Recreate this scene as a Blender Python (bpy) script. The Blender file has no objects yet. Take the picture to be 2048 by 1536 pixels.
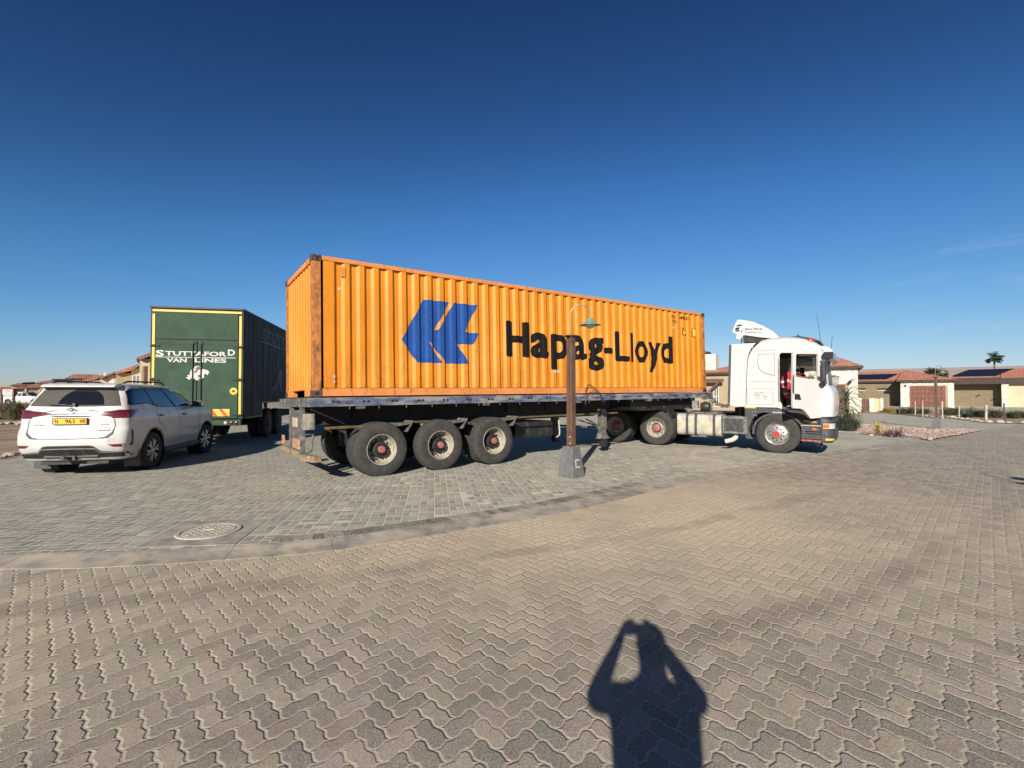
import bpy, bmesh, math, random
from math import sin, cos, pi, radians, sqrt, atan2
from mathutils import Vector, Matrix, noise
from mathutils.geometry import tessellate_polygon
from mathutils.bvhtree import BVHTree
S = bpy.context.scene
C = S.collection
# ------------------------------------------------------------------ camera, sky, sun
F, CX, CY, YH, HC = 955.0, 1024.0, 768.0, 788.0, 1.58
PITCH = math.atan((YH - CY) / F)
cd = bpy.data.cameras.new('camera'); cam = bpy.data.objects.new('camera', cd); C.objects.link(cam)
cam.location = (0, 0, HC); cam.rotation_euler = (pi / 2 + PITCH, 0, 0)
cd.sensor_width = 36; cd.lens = 36 * F / 2048; cd.clip_start = 0.02; cd.clip_end = 20000
S.camera = cam
def ray(px, py):
    d = Vector(((px - CX) / F, 1.0, -(py - CY) / F)); c, s = cos(PITCH), sin(PITCH)
    return Vector((d.x, d.y * c - d.z * s, d.y * s + d.z * c))
SUN_AZ, SUN_EL = radians(180 + 14.6), radians(25.2)      # compass bearing from +Y, clockwise
w = bpy.data.worlds.new('World'); S.world = w; w.use_nodes = True
nt = w.node_tree; bg = nt.nodes['Background']
sky = nt.nodes.new('ShaderNodeTexSky'); sky.sky_type = 'NISHITA'; sky.sun_disc = False
sky.sun_elevation = SUN_EL; sky.sun_rotation = SUN_AZ
sky.altitude = 300; sky.air_density = 1.0; sky.dust_density = 0.25; sky.ozone_density = 3.0
gm = nt.nodes.new('ShaderNodeGamma'); gm.inputs[1].default_value = 1.25
EXPO = 0.75; EF = 2 ** EXPO
sc1 = nt.nodes.new('ShaderNodeVectorMath'); sc1.operation = 'SCALE'; sc1.inputs[3].default_value = 0.066
rc_ = nt.nodes.new('ShaderNodeRGBCurve'); cm = rc_.mapping; cm.use_clip = False
for ci, pts_ in ((0, ((.045, .0125), (.142, .078), (.515, .36), (1, .70))), (1, ((.098, .050), (.287, .248), (.80, .60), (1, .70))), (2, ((.223, .160), (.565, .59), (.90, .79), (1, .83)))):
    cv = cm.curves[ci]; cv.points[1].location = pts_[-1]
    for p_ in pts_[:-1]: cv.points.new(*p_)
cm.update()
sc2 = nt.nodes.new('ShaderNodeVectorMath'); sc2.operation = 'SCALE'; sc2.inputs[3].default_value = 1 / (0.08 * EF)
nt.links.new(sky.outputs[0], gm.inputs[0]); nt.links.new(gm.outputs[0], sc1.inputs[0]); nt.links.new(sc1.outputs[0], rc_.inputs['Color']); tc_ = nt.nodes.new('ShaderNodeTexCoord'); mp_ = nt.nodes.new('ShaderNodeMapping'); mp_.inputs['Scale'].default_value = (3, 3, 26); mp_.inputs['Rotation'].default_value = (0, radians(6), 0)
nz_ = nt.nodes.new('ShaderNodeTexNoise'); nz_.inputs['Scale'].default_value = 2.2; nz_.inputs['Detail'].default_value = 7; nz_.inputs['Roughness'].default_value = .62
nt.links.new(tc_.outputs['Generated'], mp_.inputs[0]); nt.links.new(mp_.outputs[0], nz_.inputs['Vector'])
dt_ = nt.nodes.new('ShaderNodeVectorMath'); dt_.operation = 'DOT_PRODUCT'; nt.links.new(tc_.outputs['Generated'], dt_.inputs[0]); dt_.inputs[1].default_value = ray(1925, 565).normalized()
def mr_(src, a, b_, c_, d_):
    n_ = nt.nodes.new('ShaderNodeMapRange'); n_.interpolation_type = 'SMOOTHSTEP'; nt.links.new(src, n_.inputs[0])
    for k_, v_ in enumerate((a, b_, c_, d_)): n_.inputs[k_ + 1].default_value = v_
    return n_.outputs[0]
ml_ = nt.nodes.new('ShaderNodeMath'); ml_.operation = 'MULTIPLY'; nt.links.new(mr_(nz_.outputs['Fac'], .48, .74, 0, .13), ml_.inputs[0]); nt.links.new(mr_(dt_.outputs['Value'], .992, .9995, 0, 1), ml_.inputs[1])
mx_ = nt.nodes.new('ShaderNodeMix'); mx_.data_type = 'RGBA'; nt.links.new(ml_.outputs[0], mx_.inputs[0]); nt.links.new(rc_.outputs[0], mx_.inputs[6]); mx_.inputs[7].default_value = (.62, .72, .85, 1)
nt.links.new(mx_.outputs[2], sc2.inputs[0]); nt.links.new(sc2.outputs[0], bg.inputs[0])
bg.inputs[1].default_value = 0.08
sl = bpy.data.lights.new('sun', 'SUN'); so = bpy.data.objects.new('sun', sl); C.objects.link(so)
sl.energy = 5.0; sl.angle = radians(0.53); sl.color = (1.0, 0.93, 0.83)
sd = Vector((sin(SUN_AZ) * cos(SUN_EL), cos(SUN_AZ) * cos(SUN_EL), sin(SUN_EL)))
so.rotation_euler = sd.to_track_quat('Z', 'Y').to_euler(); so.location = sd * 50
S.view_settings.view_transform = 'Standard'; S.view_settings.look = 'None'
S.view_settings.exposure = EXPO; S.view_settings.gamma = 1.0
S.cycles.max_bounces = 6; S.cycles.use_denoising = True

def at(px, py, z=0.0):
    d = ray(px, py); t = (z - HC) / d.z; return Vector((d.x * t, d.y * t))
def col(px, D):                 # x position of an image column at depth D
    return (px - CX) / F * D
def hgt(py, D):                 # height of an image row at depth D
    return HC + (YH - py) / F * D
def ss(t): t = max(0., min(1., t)); return t * t * (3 - 2 * t)
def gz(x, y):
    return .2 * ss((y - 38) / 19) + .16 * ss((-x - 15) / 20) * ss((y - 15) / 25)

# ------------------------------------------------------------------ materials
class NB:
    def __init__(s, name):
        s.m = bpy.data.materials.new(name); s.m.use_nodes = True; s.t = s.m.node_tree; s.n = s.t.nodes
        s.b = s.n['Principled BSDF']
    def node(s, typ, **kw):
        n = s.n.new(typ)
        for k, v in kw.items(): setattr(n, k, v)
        return n
    def link(s, a, b): s.t.links.new(a, b)
    def val(s, inp, v):
        if isinstance(v, (int, float)): inp.default_value = v
        elif isinstance(v, (tuple, list)): inp.default_value = tuple(v) + ((1,) if len(v) == 3 and len(inp.default_value) == 4 else ())
        else: s.link(v, inp)
    def math(s, op, a, b=None, c=None, clamp=False):
        n = s.node('ShaderNodeMath', operation=op, use_clamp=clamp); s.val(n.inputs[0], a)
        if b is not None: s.val(n.inputs[1], b)
        if c is not None: s.val(n.inputs[2], c)
        return n.outputs[0]
    def mix(s, f, a, b, blend='MIX'):
        n = s.node('ShaderNodeMix', data_type='RGBA', blend_type=blend, clamp_factor=True)
        s.val(n.inputs[0], f); s.val(n.inputs[6], a); s.val(n.inputs[7], b); return n.outputs[2]
    def noise(s, sc, det=4, rough=.55, vec=None, dist=0):
        n = s.node('ShaderNodeTexNoise'); n.inputs['Scale'].default_value = sc; n.inputs['Detail'].default_value = det
        n.inputs['Roughness'].default_value = rough; n.inputs['Distortion'].default_value = dist
        s.link(vec if vec is not None else s.obj(), n.inputs['Vector']); return n.outputs['Fac']
    def obj(s):
        if not hasattr(s, '_o'): s._o = s.node('ShaderNodeTexCoord').outputs['Object']
        return s._o
    def mapped(s, sc=(1, 1, 1), rot=(0, 0, 0), vec=None):
        n = s.node('ShaderNodeMapping'); n.inputs['Scale'].default_value = sc; n.inputs['Rotation'].default_value = rot
        s.link(vec if vec is not None else s.obj(), n.inputs[0]); return n.outputs[0]
    def ramp(s, f, lo, hi, a=0., b=1.):
        n = s.node('ShaderNodeMapRange', interpolation_type='SMOOTHSTEP'); s.val(n.inputs[0], f)
        for i, v in enumerate((lo, hi, a, b)): n.inputs[i + 1].default_value = v
        return n.outputs[0]
    def bump(s, h, dist, strength=1.0):
        n = s.node('ShaderNodeBump'); n.inputs['Distance'].default_value = dist; n.inputs['Strength'].default_value = strength
        s.val(n.inputs['Height'], h)
        if getattr(s, '_bn', None) is not None: s.link(s._bn, n.inputs['Normal'])
        s._bn = n.outputs[0]; s.link(s._bn, s.b.inputs['Normal'])
    def island(s):
        return s.node('ShaderNodeNewGeometry').outputs['Random Per Island']
    def base(s, c): s.val(s.b.inputs['Base Color'], c)
    def rough(s, c): s.val(s.b.inputs['Roughness'], c)

def mat(name, c, r=.6, m=0., var=.12, sc=6., c2=None, c2r=(.55, .7), c2sc=3., stretch=(1, 1, 1), bump=0., bsc=40., coat=0., isl=0., spec=.5):
    N = NB(name); c = tuple(x * .76 for x in c); c2 = None if c2 is None else tuple(x * .76 for x in c2)
    n1 = N.noise(sc, 5)
    dark = tuple(x * (1 - 2 * var) for x in c); lite = tuple(min(1, x * (1 + var)) for x in c)
    o = N.mix(N.ramp(n1, .3, .7), dark, lite)
    if isl: o = N.mix(isl, o, N.mix(N.island(), (0.02, 0.02, 0.02), (1, 1, 1)), 'SOFT_LIGHT')
    rr = r
    if c2 is not None:
        n2 = N.noise(c2sc, 8, .65, N.mapped(stretch))
        f = N.ramp(n2, *c2r); o = N.mix(f, o, c2); rr = N.math('ADD', r, N.math('MULTIPLY', f, .25), clamp=True)
    N.base(o); N.rough(rr); N.b.inputs['Metallic'].default_value = m; N.b.inputs['Specular IOR Level'].default_value = spec
    if coat: N.b.inputs['Coat Weight'].default_value = coat; N.b.inputs['Coat Roughness'].default_value = .05
    if bump: N.bump(N.noise(bsc, 6, .6), bump)
    return N.m

def mat_zigzag():
    """interlocking wavy pavers laid in a 45 degree herringbone, sand in the joints"""
    N = NB('interlocking_pavers'); W = .1005
    sx = N.node('ShaderNodeSeparateXYZ'); N.link(N.mapped((1 / W, 1 / W, 1), (0, 0, radians(-45))), sx.inputs[0])
    jit = N.noise(1.3, 2); jj = N.math('MULTIPLY', N.math('SUBTRACT', jit, .5), .35)
    u, v = N.math('ADD', sx.outputs[0], jj), N.math('ADD', sx.outputs[1], jj)
    def tri(a): return N.math('MULTIPLY', N.math('SUBTRACT', N.math('PINGPONG', N.math('ADD', a, .25), .5), .25), .31)
    U, V = N.math('ADD', u, tri(v)), N.math('ADD', v, tri(u))
    i, j = N.math('FLOOR', U), N.math('FLOOR', V); fu, fv = N.math('FRACT', U), N.math('FRACT', V)
    k = N.math('FLOORED_MODULO', N.math('ADD', N.math('SUBTRACT', i, j), .5), 4.)
    iu, iv = N.math('SUBTRACT', 1., fu), N.math('SUBTRACT', 1., fv)
    k0 = N.math('LESS_THAN', k, 1.); k1 = N.math('SUBTRACT', N.math('LESS_THAN', k, 2.), k0)
    k3 = N.math('GREATER_THAN', k, 3.); k2 = N.math('SUBTRACT', N.math('GREATER_THAN', k, 2.), k3)
    def mn(*a):
        o = a[0]
        for x in a[1:]: o = N.math('MINIMUM', o, x)
        return o
    def open_(x, g): return N.math('ADD', x, g)      # drop an edge where its gate is 1
    d = mn(open_(fu, N.math('ADD', k1, 0.)), open_(iu, k0), open_(fv, k2), open_(iv, k3))
    bi = N.math('SUBTRACT', i, k1); bj = N.math('SUBTRACT', j, k2)
    cb = N.node('ShaderNodeCombineXYZ'); N.link(bi, cb.inputs[0]); N.link(bj, cb.inputs[1]); N.link(N.math('ADD', k2, k3), cb.inputs[2])
    wn = N.node('ShaderNodeTexWhiteNoise'); N.link(cb.outputs[0], wn.inputs[0]); rnd = wn.outputs['Value']; rc = wn.outputs['Color']
    fine = N.noise(130, 4, .8); med = N.noise(28, 5, .6); big = N.noise(.55, 4, .6); big2 = N.noise(.16, 3, .5, N.mapped((1, 1.6, 1), (0, 0, .5)))
    wob = N.math('ADD', N.math('MULTIPLY', N.math('SUBTRACT', N.noise(35, 3), .5), .09), N.math('MULTIPLY', N.math('SUBTRACT', N.noise(1.7, 3), .5), .07))
    dd = N.math('ADD', d, wob)
    joint = N.ramp(dd, .035, .068, 1., 0.)
    ca = N.mix(N.ramp(rnd, 0, 1), (.178, .155, .125), (.285, .248, .198))
    ca = N.mix(.07, ca, rc, 'SOFT_LIGHT')
    ca = N.mix(N.ramp(fine, .50, .62, 0, .65), ca, (.46, .40, .31))
    ca = N.mix(N.ramp(fine, .47, .36, 0, .7), ca, (.055, .045, .037))
    vd = N.node('ShaderNodeVectorMath', operation='DISTANCE'); N.link(N.mapped((.55, 1, 1), (0, 0, radians(-25))), vd.inputs[0]); vd.inputs[1].default_value = (3.2, 5.6, 0)
    dust = N.math('MULTIPLY', N.math('MAXIMUM', N.ramp(vd.outputs['Value'], 4.5, .5), N.ramp(big2, .5, .7, 0, .5)), N.ramp(big, .3, .62, .45, 1.))
    ca = N.mix(N.math('MULTIPLY', dust, .78), ca, (.53, .435, .295))
    stain = N.math('MULTIPLY', N.ramp(N.noise(.9, 6, .65), .56, .72), N.ramp(rnd, .2, .9)); ca = N.mix(N.math('MULTIPLY', stain, .5), ca, (.10, .085, .075))
    ca = N.mix(N.ramp(med, .60, .75, 0, .45), ca, (.42, .33, .24))
    sp_ = N.node('ShaderNodeTexVoronoi'); sp_.inputs['Scale'].default_value = .55; N.link(N.mapped((1, 1, 1)), sp_.inputs['Vector']); spd = N.math('ADD', sp_.outputs['Distance'], N.math('MULTIPLY', N.math('SUBTRACT', N.noise(9, 4), .5), .16))
    ca = N.mix(N.math('MULTIPLY', N.ramp(spd, .13, .05), .55), ca, (.07, .06, .052))
    trk = N.node('ShaderNodeVectorMath', operation='DISTANCE'); N.link(N.obj(), trk.inputs[0]); trk.inputs[1].default_value = (-9., 26., 0)
    rr_ = N.math('ADD', trk.outputs['Value'], N.math('MULTIPLY', N.noise(.4, 2), .5)); tw = N.math('MINIMUM', N.math('ABSOLUTE', N.math('SUBTRACT', rr_, 23.2)), N.math('ABSOLUTE', N.math('SUBTRACT', rr_, 25.2)))
    ca = N.mix(N.math('MULTIPLY', N.math('MULTIPLY', N.ramp(tw, .20, .06), N.ramp(N.noise(1.3, 5), .35, .6)), .38), ca, (.12, .10, .085))
    sand = N.mix(N.ramp(fine, .35, .65), (.28, .238, .182), (.45, .385, .295))
    N.base(N.mix(joint, ca, sand)); N.rough(.93); N.b.inputs['Specular IOR Level'].default_value = .25
    h = N.ramp(dd, .02, .13); depth = N.ramp(N.noise(2.2, 3), .35, .65, .35, 1.)
    N.bump(N.math('MULTIPLY', h, depth), .006); N.bump(N.math('ADD', N.math('MULTIPLY', rnd, 1.0), N.math('MULTIPLY', med, .8)), .0015); N.bump(fine, .0022)
    return N.m

def mat_basket(name, rot, cell=.205, rows=2, dark=(.178, .170, .138), lite=(.345, .328, .268), joint=(.49, .465, .37)):
    """grey rectangular bricks laid two by two in a basket weave"""
    N = NB(name)
    sx = N.node('ShaderNodeSeparateXYZ'); N.link(N.mapped((1 / cell, 1 / cell, 1), (0, 0, rot)), sx.inputs[0])
    wb = N.math('MULTIPLY', N.math('SUBTRACT', N.noise(.9, 2), .5), .25)
    u, v = N.math('ADD', sx.outputs[0], wb), N.math('ADD', sx.outputs[1], wb)
    i, j = N.math('FLOOR', u), N.math('FLOOR', v); fu, fv = N.math('FRACT', u), N.math('FRACT', v)
    odd = N.math('FLOORED_MODULO', N.math('ADD', i, j), 2.)
    def sel(a, b): return N.math('ADD', N.math('MULTIPLY', a, N.math('SUBTRACT', 1., odd)), N.math('MULTIPLY', b, odd))
    lon, sh = sel(fu, fv), sel(fv, fu)
    sh2 = N.math('FRACT', N.math('MULTIPLY', sh, float(rows))); r = N.math('FLOOR', N.math('MULTIPLY', sh, float(rows)))
    def edge(x): return N.math('MINIMUM', x, N.math('SUBTRACT', 1., x))
    d = N.math('MINIMUM', edge(lon), N.math('DIVIDE', edge(sh2), float(rows)))
    cb = N.node('ShaderNodeCombineXYZ'); N.link(i, cb.inputs[0]); N.link(j, cb.inputs[1]); N.link(r, cb.inputs[2])
    wn = N.node('ShaderNodeTexWhiteNoise'); N.link(cb.outputs[0], wn.inputs[0]); rnd = wn.outputs['Value']
    fine = N.noise(240, 3, .7); big = N.noise(.5, 5, .6); dd = N.math('ADD', d, N.math('MULTIPLY', N.math('SUBTRACT', N.noise(45, 3), .5), .02))
    ca = N.mix(rnd, dark, lite)
    ca = N.mix(N.ramp(rnd, .93, .97, 0, .8), ca, (.47, .44, .35))
    ca = N.mix(N.ramp(fine, .4, .7, 0, .4), ca, (.45, .42, .36)); ca = N.mix(N.ramp(fine, .42, .3, 0, .5), ca, (.08, .075, .065))
    ca = N.mix(N.ramp(big, .52, .7, 0, .45), ca, (.14, .12, .10)); ca = N.mix(N.ramp(N.noise(.3, 4), .5, .68, 0, .5), ca, (.43, .37, .27))
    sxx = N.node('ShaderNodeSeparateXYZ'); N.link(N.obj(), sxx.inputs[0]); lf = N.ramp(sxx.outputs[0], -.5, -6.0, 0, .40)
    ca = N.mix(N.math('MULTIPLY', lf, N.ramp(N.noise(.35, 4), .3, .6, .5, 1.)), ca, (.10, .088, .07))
    jn = N.ramp(dd, .022, .044, 1., 0.)
    N.base(N.mix(jn, ca, joint)); N.rough(.92); N.b.inputs['Specular IOR Level'].default_value = .25
    N.bump(N.ramp(dd, .006, .045), .005); N.bump(rnd, .002); N.bump(fine, .0015)
    return N.m

M = {}
M['road'] = mat_zigzag()
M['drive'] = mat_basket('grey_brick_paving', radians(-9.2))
M['soldier'] = mat('border_brick', (.25, .23, .185), .9, var=.2, sc=30, isl=.5, bump=.002, bsc=150, c2=(.36, .31, .24), c2r=(.6, .7), c2sc=20)
M['kerb'] = mat('kerb_concrete', (.29, .26, .215), .92, var=.15, sc=7, isl=.15, bump=.004, bsc=120, c2=(.40, .345, .265), c2r=(.45, .65), c2sc=2.5)
M['slab'] = mat('manhole_concrete', (.33, .30, .25), .92, var=.2, sc=5, bump=.003, bsc=120, c2=(.40, .33, .27), c2r=(.5, .7), c2sc=4)
M['cover'] = mat('cast_cover', (.54, .50, .41), .75, var=.2, sc=30, c2=(.22, .2, .17), c2r=(.50, .62), c2sc=30, bump=.002)
M['sand'] = mat('sandy_soil', (.33, .22, .145), .97, var=.2, sc=.6, c2=(.42, .31, .22), c2r=(.5, .7), c2sc=.25, bump=.02, bsc=12)
M['desert'] = mat('desert_plain', (.52, .38, .31), .97, var=.1, sc=.003, c2=(.42, .30, .245), c2r=(.52, .6), c2sc=.004, stretch=(1, 6, 1))
M['gravel'] = mat('pink_gravel', (.47, .33, .26), .95, var=.25, sc=14, c2=(.62, .5, .42), c2r=(.5, .62), c2sc=22, bump=.03, bsc=30)
M['white'] = mat('white_paint', (.60, .595, .565), .28, var=.02, sc=2, c2=(.42, .38, .31), c2r=(.60, .85), c2sc=2.2, coat=.4)
M['suvwhite'] = mat('dusty_white_paint', (.60, .59, .56), .33, var=.03, sc=5, c2=(.40, .355, .29), c2r=(.52, .78), c2sc=4.5, stretch=(1, 1, .5), coat=.5)
M['cream'] = mat('cream_render', (.66, .52, .33), .9, var=.06, sc=2, bump=.003)
M['beige'] = mat('beige_render', (.38, .30, .185), .9, var=.05, sc=2, bump=.003)
M['shadewall'] = mat('shaded_render', (.22, .17, .105), .9, var=.06, sc=2, bump=.003)  # render darkened so the grazing-sun shade sits in the wall colour
M['black'] = mat('black_plastic', (.018, .018, .019), .55, var=.2, sc=9, c2=(.06, .055, .05), c2r=(.5, .75), c2sc=6)
M['grey'] = mat('dark_grey_plastic', (.055, .058, .062), .6, var=.15, sc=9, c2=(.13, .12, .105), c2r=(.55, .8), c2sc=6)
M['chassis'] = mat('grimy_chassis', (.020, .018, .017), .75, var=.3, sc=7, c2=(.05, .04, .03), c2r=(.5, .7), c2sc=5)
M['rubber'] = mat('tyre_rubber', (.036, .034, .030), .85, var=.15, sc=14, c2=(.080, .072, .058), c2r=(.40, .8), c2sc=9, bump=.002, bsc=60)
M['rubberdark'] = mat('dark_tyre_rubber', (.035, .033, .031), .85, var=.2, sc=14, c2=(.09, .08, .065), c2r=(.55, .75), c2sc=5)
M['rimtan'] = mat('dusty_steel_rim', (.40, .355, .27), .7, var=.12, sc=9, c2=(.18, .13, .09), c2r=(.56, .7), c2sc=9)
M['alu'] = mat('bright_aluminium', (.62, .60, .56), .38, m=.75, var=.12, sc=9, c2=(.33, .29, .25), c2r=(.55, .75), c2sc=9)
M['hubdark'] = mat('oily_hub', (.02, .017, .014), .6, var=.4, sc=20)
M['hubpink'] = mat('faded_red_hub', (.42, .12, .11), .7, var=.2, sc=30)
M['hubred'] = mat('red_hub', (.55, .03, .035), .5, var=.1, sc=30)
M['blueblack'] = mat('lettering_black', (.010, .009, .011), .9, var=.2, sc=20, spec=.15, c2=(.035, .028, .024), c2r=(.6, .75), c2sc=9)
M['logoblue'] = mat('logo_blue', (.016, .075, .285), .8, var=.08, sc=8, spec=.2, c2=(.04, .06, .15), c2r=(.6, .8), c2sc=4)
M['railblue'] = mat('worn_blue_steel', (.085, .105, .17), .65, var=.25, sc=6, c2=(.26, .245, .23), c2r=(.44, .62), c2sc=5, stretch=(.5, 1, 2), bump=.002)
M['railgrey'] = mat('worn_grey_steel', (.12, .115, .105), .7, var=.25, sc=9, c2=(.30, .27, .22), c2r=(.5, .7), c2sc=7, bump=.002)
M['rust'] = mat('rusty_steel', (.33, .13, .05), .85, var=.3, sc=14, c2=(.62, .24, .04), c2r=(.5, .66), c2sc=7, stretch=(1, 1, .4), bump=.004, bsc=50)
M['casting'] = mat('corner_casting', (.075, .05, .04), .85, var=.4, sc=25, c2=(.26, .11, .06), c2r=(.5, .68), c2sc=18)
M['yellow'] = mat('yellow_tape', (.80, .50, .055), .5, var=.06, sc=12, c2=(.5, .3, .06), c2r=(.6, .8), c2sc=14)
M['orange_lens'] = mat('amber_lens', (.75, .16, .02), .2, var=.05)
M['redtape'] = mat('red_tape', (.70, .07, .02), .5, var=.05)
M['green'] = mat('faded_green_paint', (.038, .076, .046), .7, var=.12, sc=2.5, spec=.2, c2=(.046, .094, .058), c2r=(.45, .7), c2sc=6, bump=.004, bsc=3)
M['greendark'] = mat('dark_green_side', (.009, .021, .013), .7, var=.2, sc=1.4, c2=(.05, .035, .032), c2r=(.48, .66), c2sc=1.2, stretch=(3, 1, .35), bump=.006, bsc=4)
M['offwhite'] = mat('off_white_letters', (.56, .55, .48), .6, var=.08, sc=20)
M['lensred'] = mat('tail_lens', (.14, .010, .012), .18, var=.1, coat=.6)
M['lensdark'] = mat('dark_lens', (.09, .012, .014), .15, var=.1, coat=.6)
M['chrome'] = mat('chrome_trim', (.55, .55, .55), .18, m=1., var=.05)
M['lampglass'] = mat('lamp_lens', (.62, .63, .58), .15, var=.05, coat=.5)
M['plate'] = mat('yellow_plate', (.80, .47, .035), .45, var=.04)
M['tile'] = mat('terracotta_tiles', (.50, .215, .14), .85, var=.15, sc=3, c2=(.62, .33, .24), c2r=(.45, .65), c2sc=3.)
M['tiledark'] = mat('dark_fascia', (.06, .04, .032), .8, var=.2, sc=5)
M['wood'] = mat('brown_timber', (.115, .042, .022), .6, var=.25, sc=4, c2=(.20, .085, .045), c2r=(.5, .7), c2sc=3, stretch=(6, 6, .6))
M['rawwood'] = mat('weathered_timber', (.36, .25, .145), .85, var=.25, sc=9, c2=(.20, .15, .10), c2r=(.5, .66), c2sc=9, stretch=(6, 1, 1))
M['post'] = mat('brown_post_paint', (.135, .072, .043), .45, var=.15, sc=5, c2=(.21, .14, .1), c2r=(.58, .75), c2sc=12, coat=.2)
M['concrete'] = mat('grey_painted_concrete', (.135, .14, .14), .85, var=.12, sc=9, bump=.003, bsc=80, c2=(.21, .2, .18), c2r=(.62, .75), c2sc=8)
M['verdigris'] = mat('verdigris_lamp', (.17, .29, .25), .5, var=.15, sc=20)
M['brass'] = mat('weathered_brass', (.42, .32, .18), .4, m=.6, var=.15, sc=20)
M['bulb'] = mat('frosted_glass', (.62, .63, .62), .25, var=.05)
M['solar'] = mat('solar_cells', (.010, .012, .024), .35, var=.1, spec=.15)
M['foliage'] = mat('dusty_green_leaves', (.085, .10, .045), .75, var=.3, sc=3, isl=.9)
M['foliagedark'] = mat('dark_green_needles', (.05, .072, .042), .75, var=.3, sc=5, isl=.8)
M['drygrass'] = mat('dry_brown_shrub', (.20, .145, .075), .85, var=.3, sc=3, isl=.9)
M['aloe'] = mat('aloe_leaf', (.115, .135, .065), .55, var=.25, sc=5, isl=.8)
M['aloeyel'] = mat('yellow_succulent', (.48, .33, .045), .6, var=.3, sc=9, isl=.8)
M['purple'] = mat('purple_succulent', (.11, .045, .06), .6, var=.3, sc=9, isl=.8)
M['bark'] = mat('palm_trunk', (.17, .125, .09), .9, var=.25, sc=9)
M['rock'] = mat('pale_rock', (.55, .47, .385), .9, var=.25, sc=5, bump=.02, bsc=9)
M['stake'] = mat('pale_stake', (.56, .44, .37), .8, var=.15, sc=9)
M['staketip'] = mat('orange_stake_top', (.55, .27, .19), .7, var=.1)
M['wire'] = mat('wire_mesh', (.12, .12, .11), .5, m=.5)
M['cloth_red'] = mat('red_overall', (.42, .018, .03), .85, var=.2, sc=12, bump=.004, bsc=20)
M['cloth_dark'] = mat('dark_cloth', (.02, .022, .03), .9, var=.2)
M['jeans'] = mat('blue_jeans', (.05, .07, .12), .9, var=.2)
M['skin'] = mat('dark_skin', (.10, .05, .032), .55, var=.1)
M['skin2'] = mat('fair_skin', (.45, .26, .18), .55, var=.1)
M['refl'] = mat('reflective_band', (.70, .68, .62), .4, var=.05)
M['capblue'] = mat('blue_cap', (.07, .13, .2), .8, var=.1)
M['sign'] = mat('pale_sign_board', (.52, .50, .46), .6, var=.06)
M['window_white'] = mat('white_frame', (.72, .70, .65), .6, var=.03)

def mat_orange():
    N = NB('container_orange'); o = N.obj()
    a = N.noise(1.1, 4); c = N.mix(N.ramp(a, .35, .65), (.49, .163, .006), (.545, .190, .010))
    s = N.noise(2.2, 9, .7, N.mapped((3.2, 3.2, .45))); c = N.mix(N.ramp(s, .55, .70, 0, .6), c, (.48, .17, .025))
    sp = N.noise(7, 9, .72, N.mapped((1.6, 1.6, .7))); c = N.mix(N.ramp(sp, .645, .685, 0, .9), c, (.16, .06, .028))
    sx = N.node('ShaderNodeSeparateXYZ'); N.link(o, sx.inputs[0])
    low = N.ramp(sx.outputs[2], 1.0, .1); r2 = N.noise(9, 6, .7, N.mapped((1.5, 1.5, .35))); c = N.mix(N.math('MULTIPLY', low, N.ramp(r2, .53, .63, 0, .8)), c, (.30, .10, .03))
    pk = N.noise(1.7, 6, .6, N.mapped((1, 1, .5))); c = N.mix(N.ramp(pk, .56, .75, 0, .5), c, (.52, .215, .04))
    ln = N.noise(3.1, 6, .6, N.mapped((14, 1, .35))); c = N.mix(N.math('MULTIPLY', N.ramp(ln, .60, .66, 0, .55), N.ramp(N.noise(.8, 3), .45, .6)), c, (.33, .13, .03))
    fd = N.noise(.45, 5, .6); c = N.mix(N.ramp(fd, .5, .72, 0, .35), c, (.54, .25, .05))
    N.base(c); N.rough(.55); N.b.inputs['Specular IOR Level'].default_value = .35; N.bump(N.noise(3.5, 4), .012); return N.m
M['orange'] = mat_orange()
def mat_orange2():
    N = NB('container_frame_orange'); a = N.noise(6, 9, .7, N.mapped((2, 2, .6)))
    c = N.mix(N.ramp(N.noise(2, 4), .35, .65), (.46, .165, .035), (.54, .20, .05)); c = N.mix(N.ramp(a, .56, .64, 0, .85), c, (.19, .075, .04))
    N.base(c); N.rough(.7); N.bump(N.noise(30, 5), .004); return N.m
M['orangeframe'] = mat_orange2()
def mat_stone():
    N = NB('stone_cladding'); v = N.node('ShaderNodeTexVoronoi'); v.inputs['Scale'].default_value = 4.2
    N.link(N.mapped((1, 1, 1.5)), v.inputs['Vector'])
    c = N.mix(N.ramp(v.outputs['Color'], .1, .9), (.47, .42, .33), (.74, .70, .60)); e = N.noise(9, 4)
    v2 = N.node('ShaderNodeTexVoronoi', feature='DISTANCE_TO_EDGE'); v2.inputs['Scale'].default_value = 4.2; N.link(N.mapped((1, 1, 1.5)), v2.inputs['Vector'])
    ed = N.ramp(v2.outputs['Distance'], .02, .07, 1, 0); c = N.mix(N.math('MULTIPLY', ed, .6), c, (.34, .30, .22)); c = N.mix(N.ramp(e, .56, .72, 0, .5), c, (.38, .32, .24))
    N.base(c); N.rough(.9); N.bump(N.math('ADD', N.math('MULTIPLY', v2.outputs['Distance'], 2.), e), .05); return N.m
M['stone'] = mat_stone()
def glass(name, c=(.02, .025, .03), alpha=1., rough=.04):
    N = NB(name); N.base(c); N.rough(rough); N.b.inputs['Specular IOR Level'].default_value = .6; N.b.inputs['Coat Weight'].default_value = .4
    N.b.inputs['Coat Roughness'].default_value = .02
    if alpha < 1: N.b.inputs['Alpha'].default_value = alpha
    return N.m
M['glass'] = glass('dark_glass', (.012, .014, .02)); M['cabglass'] = glass('clear_cab_glass', (.2, .25, .25), .16); M['winglass'] = glass('window_glass', (.04, .055, .055))
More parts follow.
